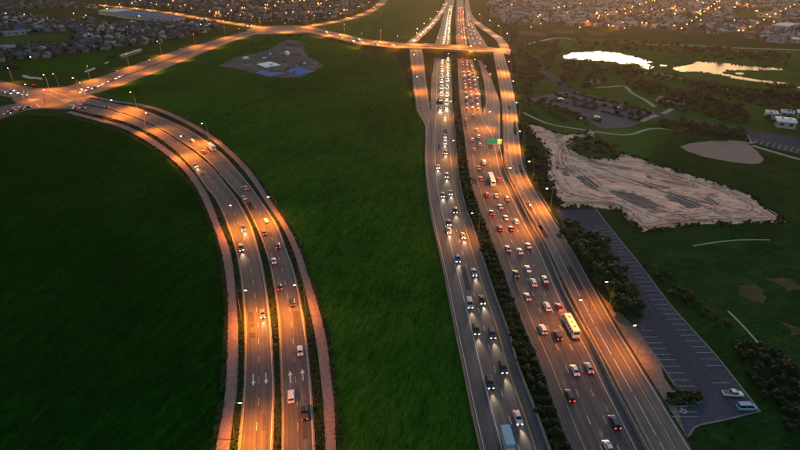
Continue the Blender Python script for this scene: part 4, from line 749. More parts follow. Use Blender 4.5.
# ------------------------------------------------------------------ signs
def gantry(name, label, rd, y, f0, f1, panels, h=6.3):
    i = iy(rd, y); a, b = rd.P(i, f0), rd.P(i, f1); d = (b-a); L = d.length; e = empty(name, a, math.atan2(d.y, d.x)); tag(e, label, 'sign gantry')
    for x in ((0, L) if len(panels) > 1 else (0,)): obj('post', MB().tube([(x, 0, 0), (x, 0, h+.9)], .2, 8).mesh('post'), M['steel'], e)
    for zz in (h-.6, h+.6): obj('beam', MB().tube([(0, .25, zz), (L, .25, zz)], .11, 5).mesh('beam'), M['steel'], e)
    nb = int(L/1.5)
    for k in range(nb): obj('brace', MB().tube([(L*k/nb, .25, h-.6), (L*(k+1)/nb, .25, h+.6)], .06, 4).mesh('brace'), M['steel'], e)
    for x0, x1, ma in panels:
        s_ = obj('sign_panel', MB().box(x0*L, x1*L, -.12, -.02, h-1.7, h+1.5).mesh('sign_panel'), ma, e)
        for zz in (h-1.58, h+1.34): obj('panel_border', MB().box(x0*L+.15, x1*L-.15, -.145, -.122, zz, zz+.1).mesh('panel_border'), M['white'], s_)
    return e
gantry('sign_gantry', 'overhead gantry with green sign and yellow panel above the exit lanes', FR, 151, .6, 1.04, [(.03, .66, M['green']), (.69, 1.0, M['yellow'])])
gantry('cantilever_sign', 'slim cantilever sign beam over the oncoming lanes near the merge', FL, 110, .05, .62, [(.45, .95, M['dsteel'])], 6.0)

sgp = MB().tube([(0, 0, 0), (0, 0, 6.0)], [.14, .1], 6).mesh('pole'); sga = MB().tube([(0, 0, 5.8), (5.5, 0, 6.2)], .08, 5).mesh('mast_arm'); sgh = MB().box(-.2, .2, -.16, .16, -.55, .55).mesh('signal_head'); sgl = MB().box(-.12, .12, -.2, -.161, .12, .4).mesh('signal_lens')
sgp.materials.append(M['dsteel']); sga.materials.append(M['dsteel']); sgh.materials.append(M['dsteel']); sgl.materials.append(M['tail'])
for x, y, a, lab in ((45, 100.5, 1.2, 'traffic signal mast standing on the dark middle of the large junction'), (64, 92.5, -2.4, 'traffic signal mast at the cross road mouth'), (84, 99.5, 2.6, 'traffic signal mast at the boulevard mouth'), (33, 91, -.5, 'traffic signal mast at the canal side of the junction')):
    p = G(x, y); e = empty('traffic_signal', (p.x, p.y, .1), a); tag(e, lab, 'traffic signal', 'traffic signals at the junction'); obj('pole', sgp, None, e); obj('mast_arm', sga, None, e)
    for q in (2.6, 5.2): hd = obj('signal_head', sgh, None, e, (q, 0, 5.6)); obj('signal_lens', sgl, None, hd)
# ------------------------------------------------------------------ vegetation
def leaf_cloud(centres, n, size, seed):
    r = random.Random(seed); vs, fs = [], []
    for _ in range(n):
        c, rad = r.choice(centres); u = Vector((r.gauss(0, 1), r.gauss(0, 1), r.gauss(0, 1))).normalized(); p = c + Vector((u.x*rad.x, u.y*rad.y, u.z*rad.z))*(r.random()**.35)
        nrm = (u+Vector((r.uniform(-.6, .6), r.uniform(-.6, .6), r.uniform(0, .9)))).normalized(); a = nrm.orthogonal().normalized(); a.rotate(Matrix.Rotation(r.uniform(0, 6.28), 3, nrm)); b = nrm.cross(a); s_ = size*r.uniform(.6, 1.3)
        k = len(vs); vs += [p-a*s_-b*s_*.6, p+a*s_*.9-b*s_*.7, p+a*s_+b*s_*.6+nrm*s_*.25, p-a*s_*.8+b*s_*.75]; fs.append((k, k+1, k+2, k+3))
    return vs, fs
TREES = []
for k in range(7):
    r = random.Random(50+k); h = r.uniform(5.5, 8.5); w = r.uniform(2.4, 3.6)
    cs_ = [(Vector((0, 0, h*.62)), Vector((w*.75, w*.75, h*.3)))]
    for q in range(7): a = q*.9+r.random(); cs_.append((Vector((math.cos(a)*w*.62, math.sin(a)*w*.62, h*r.uniform(.45, .8))), Vector((w*.42, w*.42, h*.17))))
    vs, fs = leaf_cloud(cs_, 620, .34, k); cm = mesh('crown', vs, fs); cm.materials.append(M[['leaf', 'leafd', 'leaf', 'leafd', 'leafo', 'leafd', 'leaf'][k]])
    mb = MB().tube([(0, 0, 0), (.05, 0, h*.25), (0, .05, h*.55)], [.24, .18, .09], 6)
    for q in range(4): a = q*1.6+r.random(); mb.tube([(0, 0, h*(.24+.06*q)), (math.cos(a)*w*.45, math.sin(a)*w*.45, h*(.5+.06*q))], [.1, .03], 4)
    tm = mb.mesh('trunk'); tm.materials.append(M['bark']); TREES.append((cm, tm, h, w))
SHRUBS = []
for k in range(6):
    r = random.Random(90+k); w = r.uniform(1.0, 1.5); h = r.uniform(1.3, 2.2)
    cs_ = [(Vector((0, 0, h*.5)), Vector((w*.8, w*.8, h*.5)))]+[(Vector((r.uniform(-.7, .7)*w, r.uniform(-.7, .7)*w, h*r.uniform(.4, .8))), Vector((w*.4, w*.4, h*.3))) for _ in range(4)]
    vs, fs = leaf_cloud(cs_, 230, .22, 30+k); m_ = mesh('shrub', vs, fs); m_.materials.append(M[['leafd', 'leafd', 'leaf', 'leafd', 'leafo', 'leafd'][k]]); SHRUBS.append(m_)
tcount = {}
def tree(p, s_, where, group, kinds=range(7)):
    cm, tm, h, w = TREES[rnd.choice(list(kinds))]; tcount[where] = tcount.get(where, 0)+1
    size = 'large' if s_ > 1.15 else 'small' if s_ < .8 else 'medium'
    e = empty('tree', p, rnd.uniform(0, 6.28)); e.scale = (s_*rnd.uniform(.9, 1.12), s_*rnd.uniform(.9, 1.12), s_*rnd.uniform(.85, 1.1)); tag(e, f'{size} dark leafy tree, {nth(tcount[where])} from the bottom {where}', 'tree', group)
    obj('crown', cm, None, e); obj('trunk', tm, None, e)
def shrub(p, s_, where, group, kinds=range(6)):
    tcount[where] = tcount.get(where, 0)+1
    o = bpy.data.objects.new('shrub', SHRUBS[rnd.choice(list(kinds))]); COL.objects.link(o); o.location = p; o.rotation_euler = (0, 0, rnd.uniform(0, 6.28)); o.scale = (s_*rnd.uniform(.85, 1.2), s_*rnd.uniform(.85, 1.2), s_*rnd.uniform(.8, 1.2))
    tag(o, f'dark leafy shrub, {nth(tcount[where])} from the bottom {where}', 'shrub', group)
def scatter(poly, dmin, n, key=None):
    P = [G(*q) for q in poly]; a0, a1 = min(p.x for p in P), max(p.x for p in P); b0, b1 = min(p.y for p in P), max(p.y for p in P); out = []
    for _ in range(n*30):
        q = Vector((rnd.uniform(a0, a1), rnd.uniform(b0, b1), 0))
        if inside(q, P) and all((q-o_).length > dmin for o_ in out): out.append(q)
        if len(out) >= n: break
    return sorted(out, key=lambda q: q.y)
# freeway median planting
d = 0; total = FR.v[-1]; rows = []
i0 = iy(FR, 470)
dd = FR.v[i0]
while True:
    k = min(int(np.searchsorted(FR.v, dd)), FR.n-1)
    if pix(FR.C[k])[1] < 56: break
    p = FR.P(k, 0); dirn = FR.Rr[k]-FR.L[k]; dirn.normalize(); j = FL.near(p); q = FL.P(j, 1); w = (p-q).length
    far = p.y > 330
    for c in range(1 if far else 2):
        f = rnd.uniform(.35, .62) if far else (.3+.4*c+rnd.uniform(-.1, .1)); rows.append((q.lerp(p, f), (w*.25 if far else w*.205)*rnd.uniform(.85, 1.2)))
    dd += (4.2 if far else 3.0)*rnd.uniform(.8, 1.2)
rows.sort(key=lambda q: q[0].y)
for p, s_ in rows: shrub(Vector((p.x, p.y, .03)), max(.8, min(s_/1.2, 2.2)), 'in the freeway median planting', 'shrubs in the freeway median', (0, 1, 3, 5, 2))
# tree belt between ramp and car park
B1 = [(567, 230), (585, 240), (606, 258), (628, 292), (641, 318), (636, 327), (622, 322), (606, 305), (590, 280), (575, 255), (562, 236)]
for p in scatter(B1, 2.8, 50): tree(p, rnd.uniform(.72, 1.05), 'in the belt between ramp and car park', 'trees beside the car park', (0, 2, 4, 6, 1))
B2 = [(520, 112), (527, 130), (538, 146), (541, 162), (545, 186), (555, 206), (550, 206), (533, 180), (525, 157), (520, 135)]
for p in scatter(B2, 3.2, 44): tree(p, rnd.uniform(.45, .72), 'between the ramp and the dirt lot', 'trees beside the dirt lot', (0, 1, 3, 5, 6))
B3 = [(507, 60), (516, 52), (532, 62), (545, 80), (530, 95), (522, 108), (517, 90), (511, 72)]
for p in scatter(B3, 6, 30): tree(p, rnd.uniform(.8, 1.3), 'beside the upper end of the ramp', 'trees beside the upper ramp', (1, 3, 5))
for p in scatter(isl, 1.6, 14): shrub(p+Vector((0, 0, .1)), rnd.uniform(.7, 1.0), 'on the car park island', 'shrubs on the island', (2, 4, 0))
for p in scatter([(574, 140), (600, 143), (620, 150), (610, 157), (594, 156), (578, 150)], 5, 20): tree(p, rnd.uniform(.55, .85), 'in the clump above the dirt lot', 'trees above the dirt lot', (1, 3, 5))
for p in scatter([(735, 345), (765, 345), (810, 378), (815, 440), (790, 432), (762, 395), (742, 368)], 3.0, 50): shrub(p, rnd.uniform(1.0, 1.7), 'in the dark thicket beyond the car park corner', 'shrubs in the thicket', (0, 1, 3, 5))
for p in scatter([(640, 262), (660, 268), (690, 295), (712, 315), (728, 325), (715, 330), (700, 318), (672, 295)], 3.5, 26): shrub(p, rnd.uniform(.8, 1.5), 'along the lawn beside the car park', 'shrubs along the lawn', (0, 1, 3, 5, 4))
for p in scatter([(690, 432), (760, 415), (800, 450), (700, 460)], 4.5, 10): shrub(p, rnd.uniform(.4, .8), 'on the grass below the car park', 'shrubs below the car park', (0, 1, 3))
# rows of trees in the upper car park
rowsT = [((545, 98.5), (640, 121)), ((556, 95.5), (648, 117)), ((528, 101.5), (600, 122.5)), ((572, 93.5), (650, 112.5))]
pts = []
for (a, b) in rowsT:
    A_, B_ = G(*a), G(*b); n_ = int((B_-A_).length/9)
    for k in range(n_+1):
        if rnd.random() < .72: q = A_.lerp(B_, k/n_); pts.append(q+Vector((rnd.uniform(-1, 1), rnd.uniform(-1, 1), .06)))
for p in sorted(pts, key=lambda q: q.y): tree(p, rnd.uniform(.5, .72), 'in the rows of the tree-lined lot', 'trees in the tree-lined lot', (1, 3, 5))
for k, (a, b) in enumerate(rowsT):
    A_, B_ = G(*a), G(*b); n_ = int((B_-A_).length/2.4); cl = [(A_.lerp(B_, (q+.5)/n_)-A_+Vector((rnd.uniform(-.4, .4), rnd.uniform(-.4, .4), .7)), Vector((1.7, 1.5, .9*rnd.uniform(.6, 1.2)))) for q in range(n_) if rnd.random() < .86]
    v2, f2 = leaf_cloud(cl, n_*30, .42, 700+k); o = obj('hedge', mesh('hedge', v2, f2), M['leafd'], None, (A_.x, A_.y, .06)); tag(o, f'low dark hedge row, {nth(k+1)} counted in the tree-lined lot', 'hedge', 'hedges in the tree-lined lot')
parks = [([(540, 102), (566, 110), (590, 122), (588, 128), (560, 122), (535, 110)], 18, .6), ([(655, 108), (690, 104), (712, 112), (745, 122), (752, 118), (725, 104), (690, 93), (676, 94)], 34, .9), ([(680, 122), (742, 135), (740, 139), (690, 131)], 20, .7),
         ([(560, 62), (600, 64), (605, 82), (590, 90), (562, 84)], 26, .9), ([(535, 44), (565, 46), (562, 56), (545, 66), (532, 55)], 14, 1.0), ([(570, 41), (650, 44), (720, 50), (790, 58), (780, 64), (720, 60), (640, 52), (590, 48)], 44, 1.1), ([(690, 84), (720, 88), (760, 97), (750, 102), (700, 92)], 22, .8), ([(790, 70), (840, 80), (840, 95), (800, 86)], 8, 1.1), ([(612, 69), (632, 70), (636, 76), (618, 76)], 7, .8), ([(766, 108), (800, 106), (815, 130), (790, 132), (765, 128)], 12, .7), ([(770, 88), (810, 96), (805, 104), (765, 98)], 14, 1.0), ([(625, 82), (655, 86), (660, 92), (635, 92)], 10, .9)]
allp = []
for poly, n_, s_ in parks: allp += [(p, s_*rnd.uniform(.75, 1.2)) for p in scatter(poly, 4.5, int(n_*1.3))]
allp.sort(key=lambda q: q[0].y)
for p, s_ in allp[:84]: tree(p, s_, 'scattered over the parkland', 'trees in the parkland', (1, 3, 5, 0))
vs, fs = [], []
for i_, (p, s_) in enumerate(allp[84:]):
    hh, ww = 7*s_*rnd.uniform(.8, 1.2), 3.4*s_*rnd.uniform(.8, 1.3); cl = [(p+Vector((0, 0, hh*.5)), Vector((ww*.8, ww*.8, hh*.42)))]+[(p+Vector((rnd.uniform(-.7, .7)*ww, rnd.uniform(-.7, .7)*ww, hh*rnd.uniform(.4, .75))), Vector((ww*.45, ww*.45, hh*.22))) for _ in range(4)]
    v2, f2 = leaf_cloud(cl, 150, .6, i_); b_ = len(vs); vs += v2; fs += [tuple(q+b_ for q in f) for f in f2]
sc = []
for poly, n_, dm in [([(556, 62), (604, 62), (612, 84), (588, 92), (556, 86)], 34, 5), ([(566, 40), (650, 43), (790, 56), (786, 66), (720, 60), (640, 51), (580, 50)], 80, 6), ([(655, 106), (680, 92), (730, 104), (756, 118), (748, 126), (700, 116)], 52, 5), ([(684, 80), (740, 88), (792, 96), (780, 106), (740, 102), (690, 90)], 52, 6), ([(760, 97), (830, 101), (830, 114), (760, 107)], 34, 5), ([(660, 121), (745, 134), (742, 140), (660, 128)], 60, 3.5), ([(510, 40), (560, 42), (556, 60), (546, 72), (524, 60), (508, 50)], 60, 5), ([(480, 20), (496, 26), (520, 28), (516, 40), (500, 34)], 24, 7), ([(610, 69), (680, 75), (690, 82), (620, 78)], 30, 5), ([(640, 82), (664, 86), (680, 92), (650, 96)], 24, 4.5)]: sc += scatter(poly, dm, n_)
for i_, p in enumerate(sc):
    ww, hh = rnd.uniform(1.6, 3.6), rnd.uniform(1.6, 4.2); v2, f2 = leaf_cloud([(p+Vector((0, 0, hh*.45)), Vector((ww, ww, hh*.5)))], 60, .55, 1000+i_); b_ = len(vs); vs += v2; fs += [tuple(q+b_ for q in f) for f in f2]
tag(obj('far_woodland', mesh('far_woodland', vs, fs), M['leafd']), 'dark scrubby woodland massed around the ponds', kind='stuff')
for x, y, s_ in ((12, 74, 1.9), (115, 61.5, 1.6), (16, 72, 1.4), (262, 45, .9), (268, 42, 1.0), (275, 40, .9), (256, 48, .8), (282, 38.5, .9), (290, 38, .9), (300, 37.5, .8), (250, 47, .8)): tree(G(x, y), s_, 'around the suburb meadow and building site', 'trees around the meadow', (1, 3, 5))
# uncountable verge planting
def tuft_stuff(name, label, roads, n, seed, material, size=.28):
    r = random.Random(seed); vs, fs = [], []
    for _ in range(n):
        (ra, fa_, oa, rb_, fb_, ob) = r.choice(roads); i = r.randrange(ra.n-1); p = ra.P(i, fa_, oa).lerp(ra.P(i+1, fa_, oa), r.random()); j = rb_.near(p); q = rb_.P(j, fb_, ob); tj = rb_.T(j); q = q+tj*(p-q).dot(tj); c = p.lerp(q, r.random()); c.z = .04
        if mnoise.noise(c*.25) < -.25: continue
        s_ = size*r.uniform(.6, 1.8)
        for w in range(3):
            u = Vector((r.gauss(0, 1), r.gauss(0, 1), abs(r.gauss(0, 1))+.3)).normalized(); a = u.orthogonal().normalized(); b = u.cross(a); k = len(vs); pp = c+u*s_*.7
            vs += [pp-a*s_-b*s_*.7, pp+a*s_-b*s_*.6, pp+a*s_*.9+b*s_*.8, pp-a*s_+b*s_*.6]; fs.append((k, k+1, k+2, k+3))
    tag(obj(name, mesh(name, vs, fs), material), label, kind='stuff')
tuft_stuff('verge_planting', 'low mixed planting in the boulevard median and verges', [(BVL, 1, .6, BVR, 0, -.6), (LP, 1, .4, BVL, 0, -.6), (BVR, 1, .6, RP, 0, -.4), (LP, 0, -1.5, LP, 0, -.2), (RP, 1, .2, RP, 1, 1.5)], 30000, 3, M['leafo'], .26)

def edge_weeds(name, label, polys, per_m, spread, seed, material, size):
    r = random.Random(seed); vs, fs = [], []
    for P in polys:
        for a, b in zip(P, P[1:]+P[:1]):
            for _ in range(int((b-a).length*per_m)):
                c = a.lerp(b, r.random())+Vector((r.gauss(0, spread), r.gauss(0, spread), 0))
                if mnoise.noise(c*.12) < -.15: continue
                s_ = size*r.uniform(.5, 1.9)
                for w in range(4):
                    u = Vector((r.gauss(0, 1), r.gauss(0, 1), abs(r.gauss(0, 1))+.3)).normalized(); a_ = u.orthogonal().normalized(); b_ = u.cross(a_); k = len(vs); pp = c+u*s_*.7+Vector((0, 0, .1))
                    vs += [pp-a_*s_-b_*s_*.7, pp+a_*s_-b_*s_*.6, pp+a_*s_*.9+b_*s_*.8, pp-a_*s_+b_*s_*.6]; fs.append((k, k+1, k+2, k+3))
    tag(obj(name, mesh(name, vs, fs), material), label, kind='stuff')
edge_weeds('edge_weeds', 'weeds and low scrub straggling along the dirt lot edge', [dp], 2.6, 1.3, 11, M['leaf'], .5)
edge_weeds('pond_reeds', 'dark reeds fringing the ponds', [[G(*q) for q in P] for P in ([(562, 56), (571, 52.7), (599, 51.3), (618, 52.4), (636, 57), (652, 62.4), (649, 69.4), (636, 64), (615, 61.5), (590, 60.6)], [(673, 67), (697, 61.4), (718, 62.6), (751, 66.7), (783, 68.4), (752, 70.5), (729, 70.6), (724, 72.7), (758, 79.7), (790, 82.8), (789, 86.4), (744, 80.2), (704, 72.3), (674, 71.4)])], 1.0, .8, 12, M['leafd'], .42)
# ------------------------------------------------------------------ buildings
roofc = {'slate': (.06, .065, .085), 'grey': (.14, .14, .15), 'pale': (.38, .36, .35), 'brown': (.14, .09, .07), 'blue-grey': (.08, .12, .18), 'tan': (.36, .27, .21)}
RM = {k: plain('roof_'+k, c, .9, spec=.15) for k, c in roofc.items()}; WMAT = [plain('wall_'+str(k), c, .85) for k, c in enumerate([(.30, .27, .23), (.24, .21, .19), (.40, .38, .36), (.2, .165, .14)])]
LIT = plain('lit_window', (.6, .4, .2), .5, emit=(1, .6, .22), estr=4)
HP = []
for k in range(8):
    r = random.Random(300+k); w, d_, h = r.uniform(9, 15), r.uniform(7.5, 10), r.uniform(2.8, 3.4); rh = r.uniform(1.8, 2.8); o_ = .5; hip = k % 2
    wv = MB().box(-w/2, w/2, -d_/2, d_/2, 0, h)
    if k % 3 == 0: wv.box(w/2-4.5, w/2-.4, -d_/2-3.2, -d_/2, 0, h-.25)
    a = w/2-(d_/2 if hip else 0)
    rv = MB().add([(-w/2-o_, -d_/2-o_, h-.02), (w/2+o_, -d_/2-o_, h-.02), (w/2+o_, d_/2+o_, h-.02), (-w/2-o_, d_/2+o_, h-.02), (-a-(0 if hip else o_), 0, h+rh), (a+(0 if hip else o_), 0, h+rh)], [(0, 1, 5, 4), (2, 3, 4, 5), (1, 2, 5), (3, 0, 4), (0, 3, 2, 1)])
    if k % 3 == 0: rv.add([(w/2-4.9, -d_/2-3.6, h-.24), (w/2, -d_/2-3.6, h-.24), (w/2, -d_/2, h-.24), (w/2-4.9, -d_/2, h-.24), (w/2-2.45, -d_/2-3.6, h+1.1), (w/2-2.45, -d_/2+1.2, h+1.1)], [(0, 1, 4), (1, 2, 5, 4), (3, 0, 4, 5), (0, 3, 2, 1)])
    win = [MB().box(x_-.7, x_+.7, -d_/2-.04, -d_/2+.02, 1.0, 2.2).mesh('window') for x_ in (-w*.3, 0)]
    HP.append((wv.mesh('wall'), rv.mesh('roof'), win, 'hip-roofed' if hip else 'gabled', w, d_))
def suburb(poly, ang, row_gap, pitch, roofs, where, group, wbig=1.0):
    P = [G(*q) for q in poly]; c = sum(P, Vector())/len(P); ca, sa = math.cos(ang), math.sin(ang); ux, uy = Vector((ca, sa, 0)), Vector((-sa, ca, 0))
    Q = [((p-c).dot(ux), (p-c).dot(uy)) for p in P]; a0, a1 = min(q[0] for q in Q), max(q[0] for q in Q); b0, b1 = min(q[1] for q in Q), max(q[1] for q in Q); out = []
    v = b0+3; ri = 0
    while v < b1:
        u = a0+rnd.uniform(0, 8); ri += 1; k = 0
        while u < a1:
            p = c+ux*u+uy*(v+rnd.uniform(-1.2, 1.2)); wid = 12*wbig
            if inside(p, P) and rnd.random() < .93: k += 1; out.append((p, ang+rnd.choice((0, 0, 0, math.pi/2))+rnd.uniform(-.05, .05)+(math.pi if ri % 2 else 0), ri, k, rnd.choice(roofs), where, group, wbig*rnd.uniform(.85, 1.2)))
            u += pitch*rnd.uniform(.85, 1.25)
        v += row_gap*(1.0 if ri % 2 else 1.55)
    return out
houses = []
houses += suburb([(-40, 60), (0, 62), (40, 58), (110, 50), (160, 43), (200, 33), (225, 25), (215, 22), (160, 24), (168, 17), (125, 11.5), (96, 11), (95, 20), (60, 21), (30, 16), (0, 14), (-60, 20)], R(14), 15, 12.5, ['slate', 'slate', 'blue-grey', 'grey', 'slate', 'pale'], 'of the dark suburb', 'houses of the dark suburb', .88)
houses += suburb([(0, 9), (60, 8), (100, 9), (80, 2), (0, 2)], R(12), 17, 14, ['slate', 'grey', 'brown'], 'of the corner suburb', 'houses of the corner suburb')
houses += suburb([(120, 4), (170, 9), (203, 14), (215, 8), (220, -12), (120, -10)], R(12), 17, 14, ['slate', 'grey', 'brown'], 'of the suburb beyond the lit road', 'houses beyond the lit road')
houses = [h_ for h_ in houses if not (-5 < pix(h_[0])[0] < 74 and 32 < pix(h_[0])[1] < 46) and not (94 < pix(h_[0])[0] < 172 and 9 < pix(h_[0])[1] < 24)]
houses += suburb([(495, 22), (520, 25), (560, 25.5), (640, 31), (700, 33), (740, 38), (800, 44), (860, 50), (900, 40), (880, 10), (860, -12), (700, -14), (500, -14), (488, 5)], R(8), 18, 16, ['pale', 'tan', 'grey', 'pale', 'brown', 'tan'], 'of the warm-lit suburb', 'houses of the warm-lit suburb', 1.15)
houses += suburb([(205, 15.5), (255, 22), (300, 22), (340, 16.5), (362, 10), (374, -4), (372, -14), (300, -14), (224, -14), (212, 8)], R(10), 18, 15, ['grey', 'slate', 'tan', 'brown'], 'of the suburb behind the far junction', 'houses behind the far junction')
houses = [h_ for h_ in houses if not (733 < pix(h_[0])[0] < 771 and 8 < pix(h_[0])[1] < 20)]
streets = []
for (a, b) in (((684, 34), (722, 3)), ((745, 36), (797, 8)), ((590, 26), (660, 2)), ((500, 20), (640, 20)), ((520, 8), (760, 22)), ((640, 30), (800, 34))):
    streets.append(road_c('suburb_street', [a, ((a[0]+b[0])/2, (a[1]+b[1])/2), b], 8, .05, M['lot'], 'narrow street among the warm-lit houses', 12))
houses = [h_ for h_ in houses if all((st.C[st.near(h_[0])].xy-h_[0].xy).length > 10 for st in streets)]
houses = [h_ for h_ in houses if all((rd.C[rd.near(h_[0])].xy-h_[0].xy).length > 24 for rd in (UL, UR, CR, BR))]
houses.sort(key=lambda h_: h_[0].length)
def build_house(h_):
    p, a, ri, k, rf, where, group, sc_ = h_; wm_, rm_, win, st, w, d_ = HP[rnd.randrange(8)]
    e = empty('house', p, a); e.scale = (sc_, sc_, rnd.uniform(.95, 1.25)); tag(e, f'{rf} {st} house, {nth(k)} in row {nth(ri)} {where}', 'house', group)
    for n, m, ma in (('wall', wm_, rnd.choice(WMAT)), ('roof', rm_, RM[rf])):
        o = bpy.data.objects.new(n, m); COL.objects.link(o); o.parent = e
        if len(m.materials) == 0: m.materials.append(None)
        o.material_slots[0].link = 'OBJECT'; o.material_slots[0].material = ma
    for wmsh in win:
        o = bpy.data.objects.new('window', wmsh); COL.objects.link(o); o.parent = e
        if len(wmsh.materials) == 0: wmsh.materials.append(None)
        o.material_slots[0].link = 'OBJECT'; o.material_slots[0].material = LIT if rnd.random() < .16 else M['glass']
NH = 290
vis = [h_ for h_ in houses if -20 < pix(h_[0])[0] < 820]
for h_ in vis[:NH]: build_house(h_)
rest = vis[NH:]
mbw, mbr = MB(), {k: MB() for k in RM}
for (p, a, ri, k, rf, where, group, sc_) in rest:
    wm_, rm_, win, st, w, d_ = HP[rnd.randrange(8)]; mt = Matrix.Translation(p) @ Matrix.Rotation(a, 4, 'Z') @ Matrix.Diagonal((sc_, sc_, 1.05, 1))
    mbw.add([mt @ v.co for v in wm_.vertices], [tuple(f.vertices) for f in wm_.polygons]); mbr[rf].add([mt @ v.co for v in rm_.vertices], [tuple(f.vertices) for f in rm_.polygons])
if rest:
    me = MB(); mats = [WMAT[1]]; mi = [0]*len(mbw.f); me.add(mbw.v, mbw.f)
    for k, b_ in mbr.items(): mats.append(RM[k]); mi += [len(mats)-1]*len(b_.f); me.add(b_.v, b_.f)
    mm = me.mesh('far_housing')
    for q in mats: mm.materials.append(q)
    mm.polygons.foreach_set('material_index', mi); tag(obj('far_housing', mm), 'dense far housing that reads as one mass', kind='stuff')
# uncountable garden trees among the houses
vs, fs = [], []; r = random.Random(5)
for (p, a, ri, k, rf, where, group, sc_) in vis:
    for _ in range(4):
        c = p+Vector((math.cos(a+1.57)*r.uniform(6, 9)*r.choice((-1, 1))+r.uniform(-5, 5), math.sin(a+1.57)*r.uniform(6, 9)*r.choice((-1, 1))+r.uniform(-4, 4), 0)); hh = r.uniform(3.0, 8); ww = r.uniform(1.6, 3.6)
        v2, f2 = leaf_cloud([(c+Vector((0, 0, hh*.55)), Vector((ww, ww, hh*.5)))], 24, .9, r.random()); b_ = len(vs); vs += v2; fs += [tuple(i+b_ for i in f) for f in f2]
tag(obj('garden_foliage', mesh('garden_foliage', vs, fs), M['leafd']), 'dark garden trees merging among the far houses', kind='stuff')
# larger single buildings
def shed(name, label, pxa, pxb, depth, h, roofm, wallm, cat='building', rise=.8, bays=0):
    A_, B_ = G(*pxa), G(*pxb); d_ = B_-A_; L = d_.length; e = empty(name, A_, math.atan2(d_.y, d_.x)); tag(e, label, cat)
    obj('wall', MB().box(0, L, 0, depth, 0, h).mesh('wall'), wallm, e)
    rf = obj('roof', MB().add([(-.4, -.4, h-.02), (L+.4, -.4, h-.02), (L+.4, depth+.4, h-.02), (-.4, depth+.4, h-.02), (-.4, depth/2, h+rise), (L+.4, depth/2, h+rise)], [(0, 1, 5, 4), (2, 3, 4, 5), (1, 2, 5), (3, 0, 4), (0, 3, 2, 1)]).mesh('roof'), roofm, e)
    n_ = bays or max(2, int(L/7))
    for k in range(n_): obj('window', MB().box(L*(k+.5)/n_-1, L*(k+.5)/n_+1, -.06, .02, h*.4, h*.75).mesh('window'), M['glass'], e)
    for k in range(2): obj('roof_vent', MB().box(-.6, .6, -.6, .6, 0, .7).mesh('roof_vent'), M['steel'], rf, (L*(.3+.4*k), depth*.5, h+rise-.1))
shed('warehouse', 'long blue-roofed warehouse at the far side of the dark suburb', (117, 17.5), (167, 23.3), 34, 7, M['blueroof'], WMAT[2])
shed('warehouse', 'bright white-roofed hall at the end of the blue warehouse', (99, 14.6), (116, 16.4), 34, 7, M['paleroof'], WMAT[2])
shed('school_building', 'long pale school building above the olive playing field', (0, 37), (27, 34.6), 16, 5, M['blueroof'], WMAT[2])
shed('canopy_shed', 'long narrow white-roofed shelter beside the cross road', (122, 58), (142, 51.8), 2.6, 2.6, M['paleroof'], WMAT[1])
shed('clubhouse', 'white-roofed clubhouse hall behind the asphalt lot', (776, 127.5), (795, 129.5), 13, 4.5, M['white'], WMAT[2])
shed('clubhouse', 'small white-roofed clubhouse wing above the hall', (766, 118.5), (777, 119.5), 9, 4, M['white'], WMAT[2])
shed('clubhouse', 'pale-roofed wing at the upper end of the clubhouse', (780, 117.5), (793, 119), 9, 4, M['paleroof'], WMAT[2])
shed('clubhouse', 'pale outbuilding at the photo edge beside the clubhouse', (796, 118), (812, 120), 10, 4, M['white'], WMAT[2])
shed('apartment_hall', 'large pale flat hall among warm-lit houses near the corner', (772, 30), (787, 31.5), 42, 7, M['paleroof'], WMAT[2])
shed('apartment_hall', 'long low yellowish hall beside the small green', (757, 17), (780, 18.5), 14, 6, RM['tan'], WMAT[0])
shed('apartment_hall', 'pale block in front of the large hall', (766, 42), (784, 43.5), 18, 6, RM['blue-grey'], WMAT[2])
shed('apartment_hall', 'white roofed block at the photo edge below the suburb', (790, 43), (812, 45), 18, 5, M['paleroof'], WMAT[2])
# far lamps among the houses
lm = MB().tube([(0, 0, 0), (0, 0, 7)], .09, 5).mesh('pole'); lm.materials.append(M['steel']); lg = MB().box(-.38, .38, -.28, .28, 6.85, 7.2).mesh('lamp_head'); lg.materials.append(M['farglow'])
FARL = bpy.data.lights.new('far_sodium_lamp', 'POINT'); FARL.energy = LAMP_W*.25; FARL.color = SODIUM; FARL.shadow_soft_size = .5
cands = []
for q in range(48): cands.append((G(rnd.uniform(500, 800), rnd.uniform(1, 34)), 'among the warm-lit houses'))
for q in range(30): cands.append((G(rnd.uniform(210, 350), rnd.uniform(1, 20)), 'among the houses behind the far junction'))
for q in range(22): cands.append((G(rnd.uniform(0, 200), rnd.uniform(-2, 22)), 'among the dark suburb houses'))
for st in streets[:3]:
    for k in range(0, st.n, 4): cands.append((st.P(k, 0, -.5), 'along the warm-lit streets'))
cnt = {}
for p, wh in sorted(cands, key=lambda c: c[0].y):
    cnt[wh] = cnt.get(wh, 0)+1; e = empty('street_lamp', (p.x, p.y, 0)); tag(e, f'small far street lamp, {nth(cnt[wh])} from the bottom {wh}', 'street lamp', 'far street lamps')
    obj('pole', lm, None, e); obj('lamp_head', lg, None, e)
    if cnt[wh] % 3 == 0: lo = bpy.data.objects.new('far_sodium_lamp', FARL); COL.objects.link(lo); lo.parent = e; lo.location = (0, 0, 6.3)
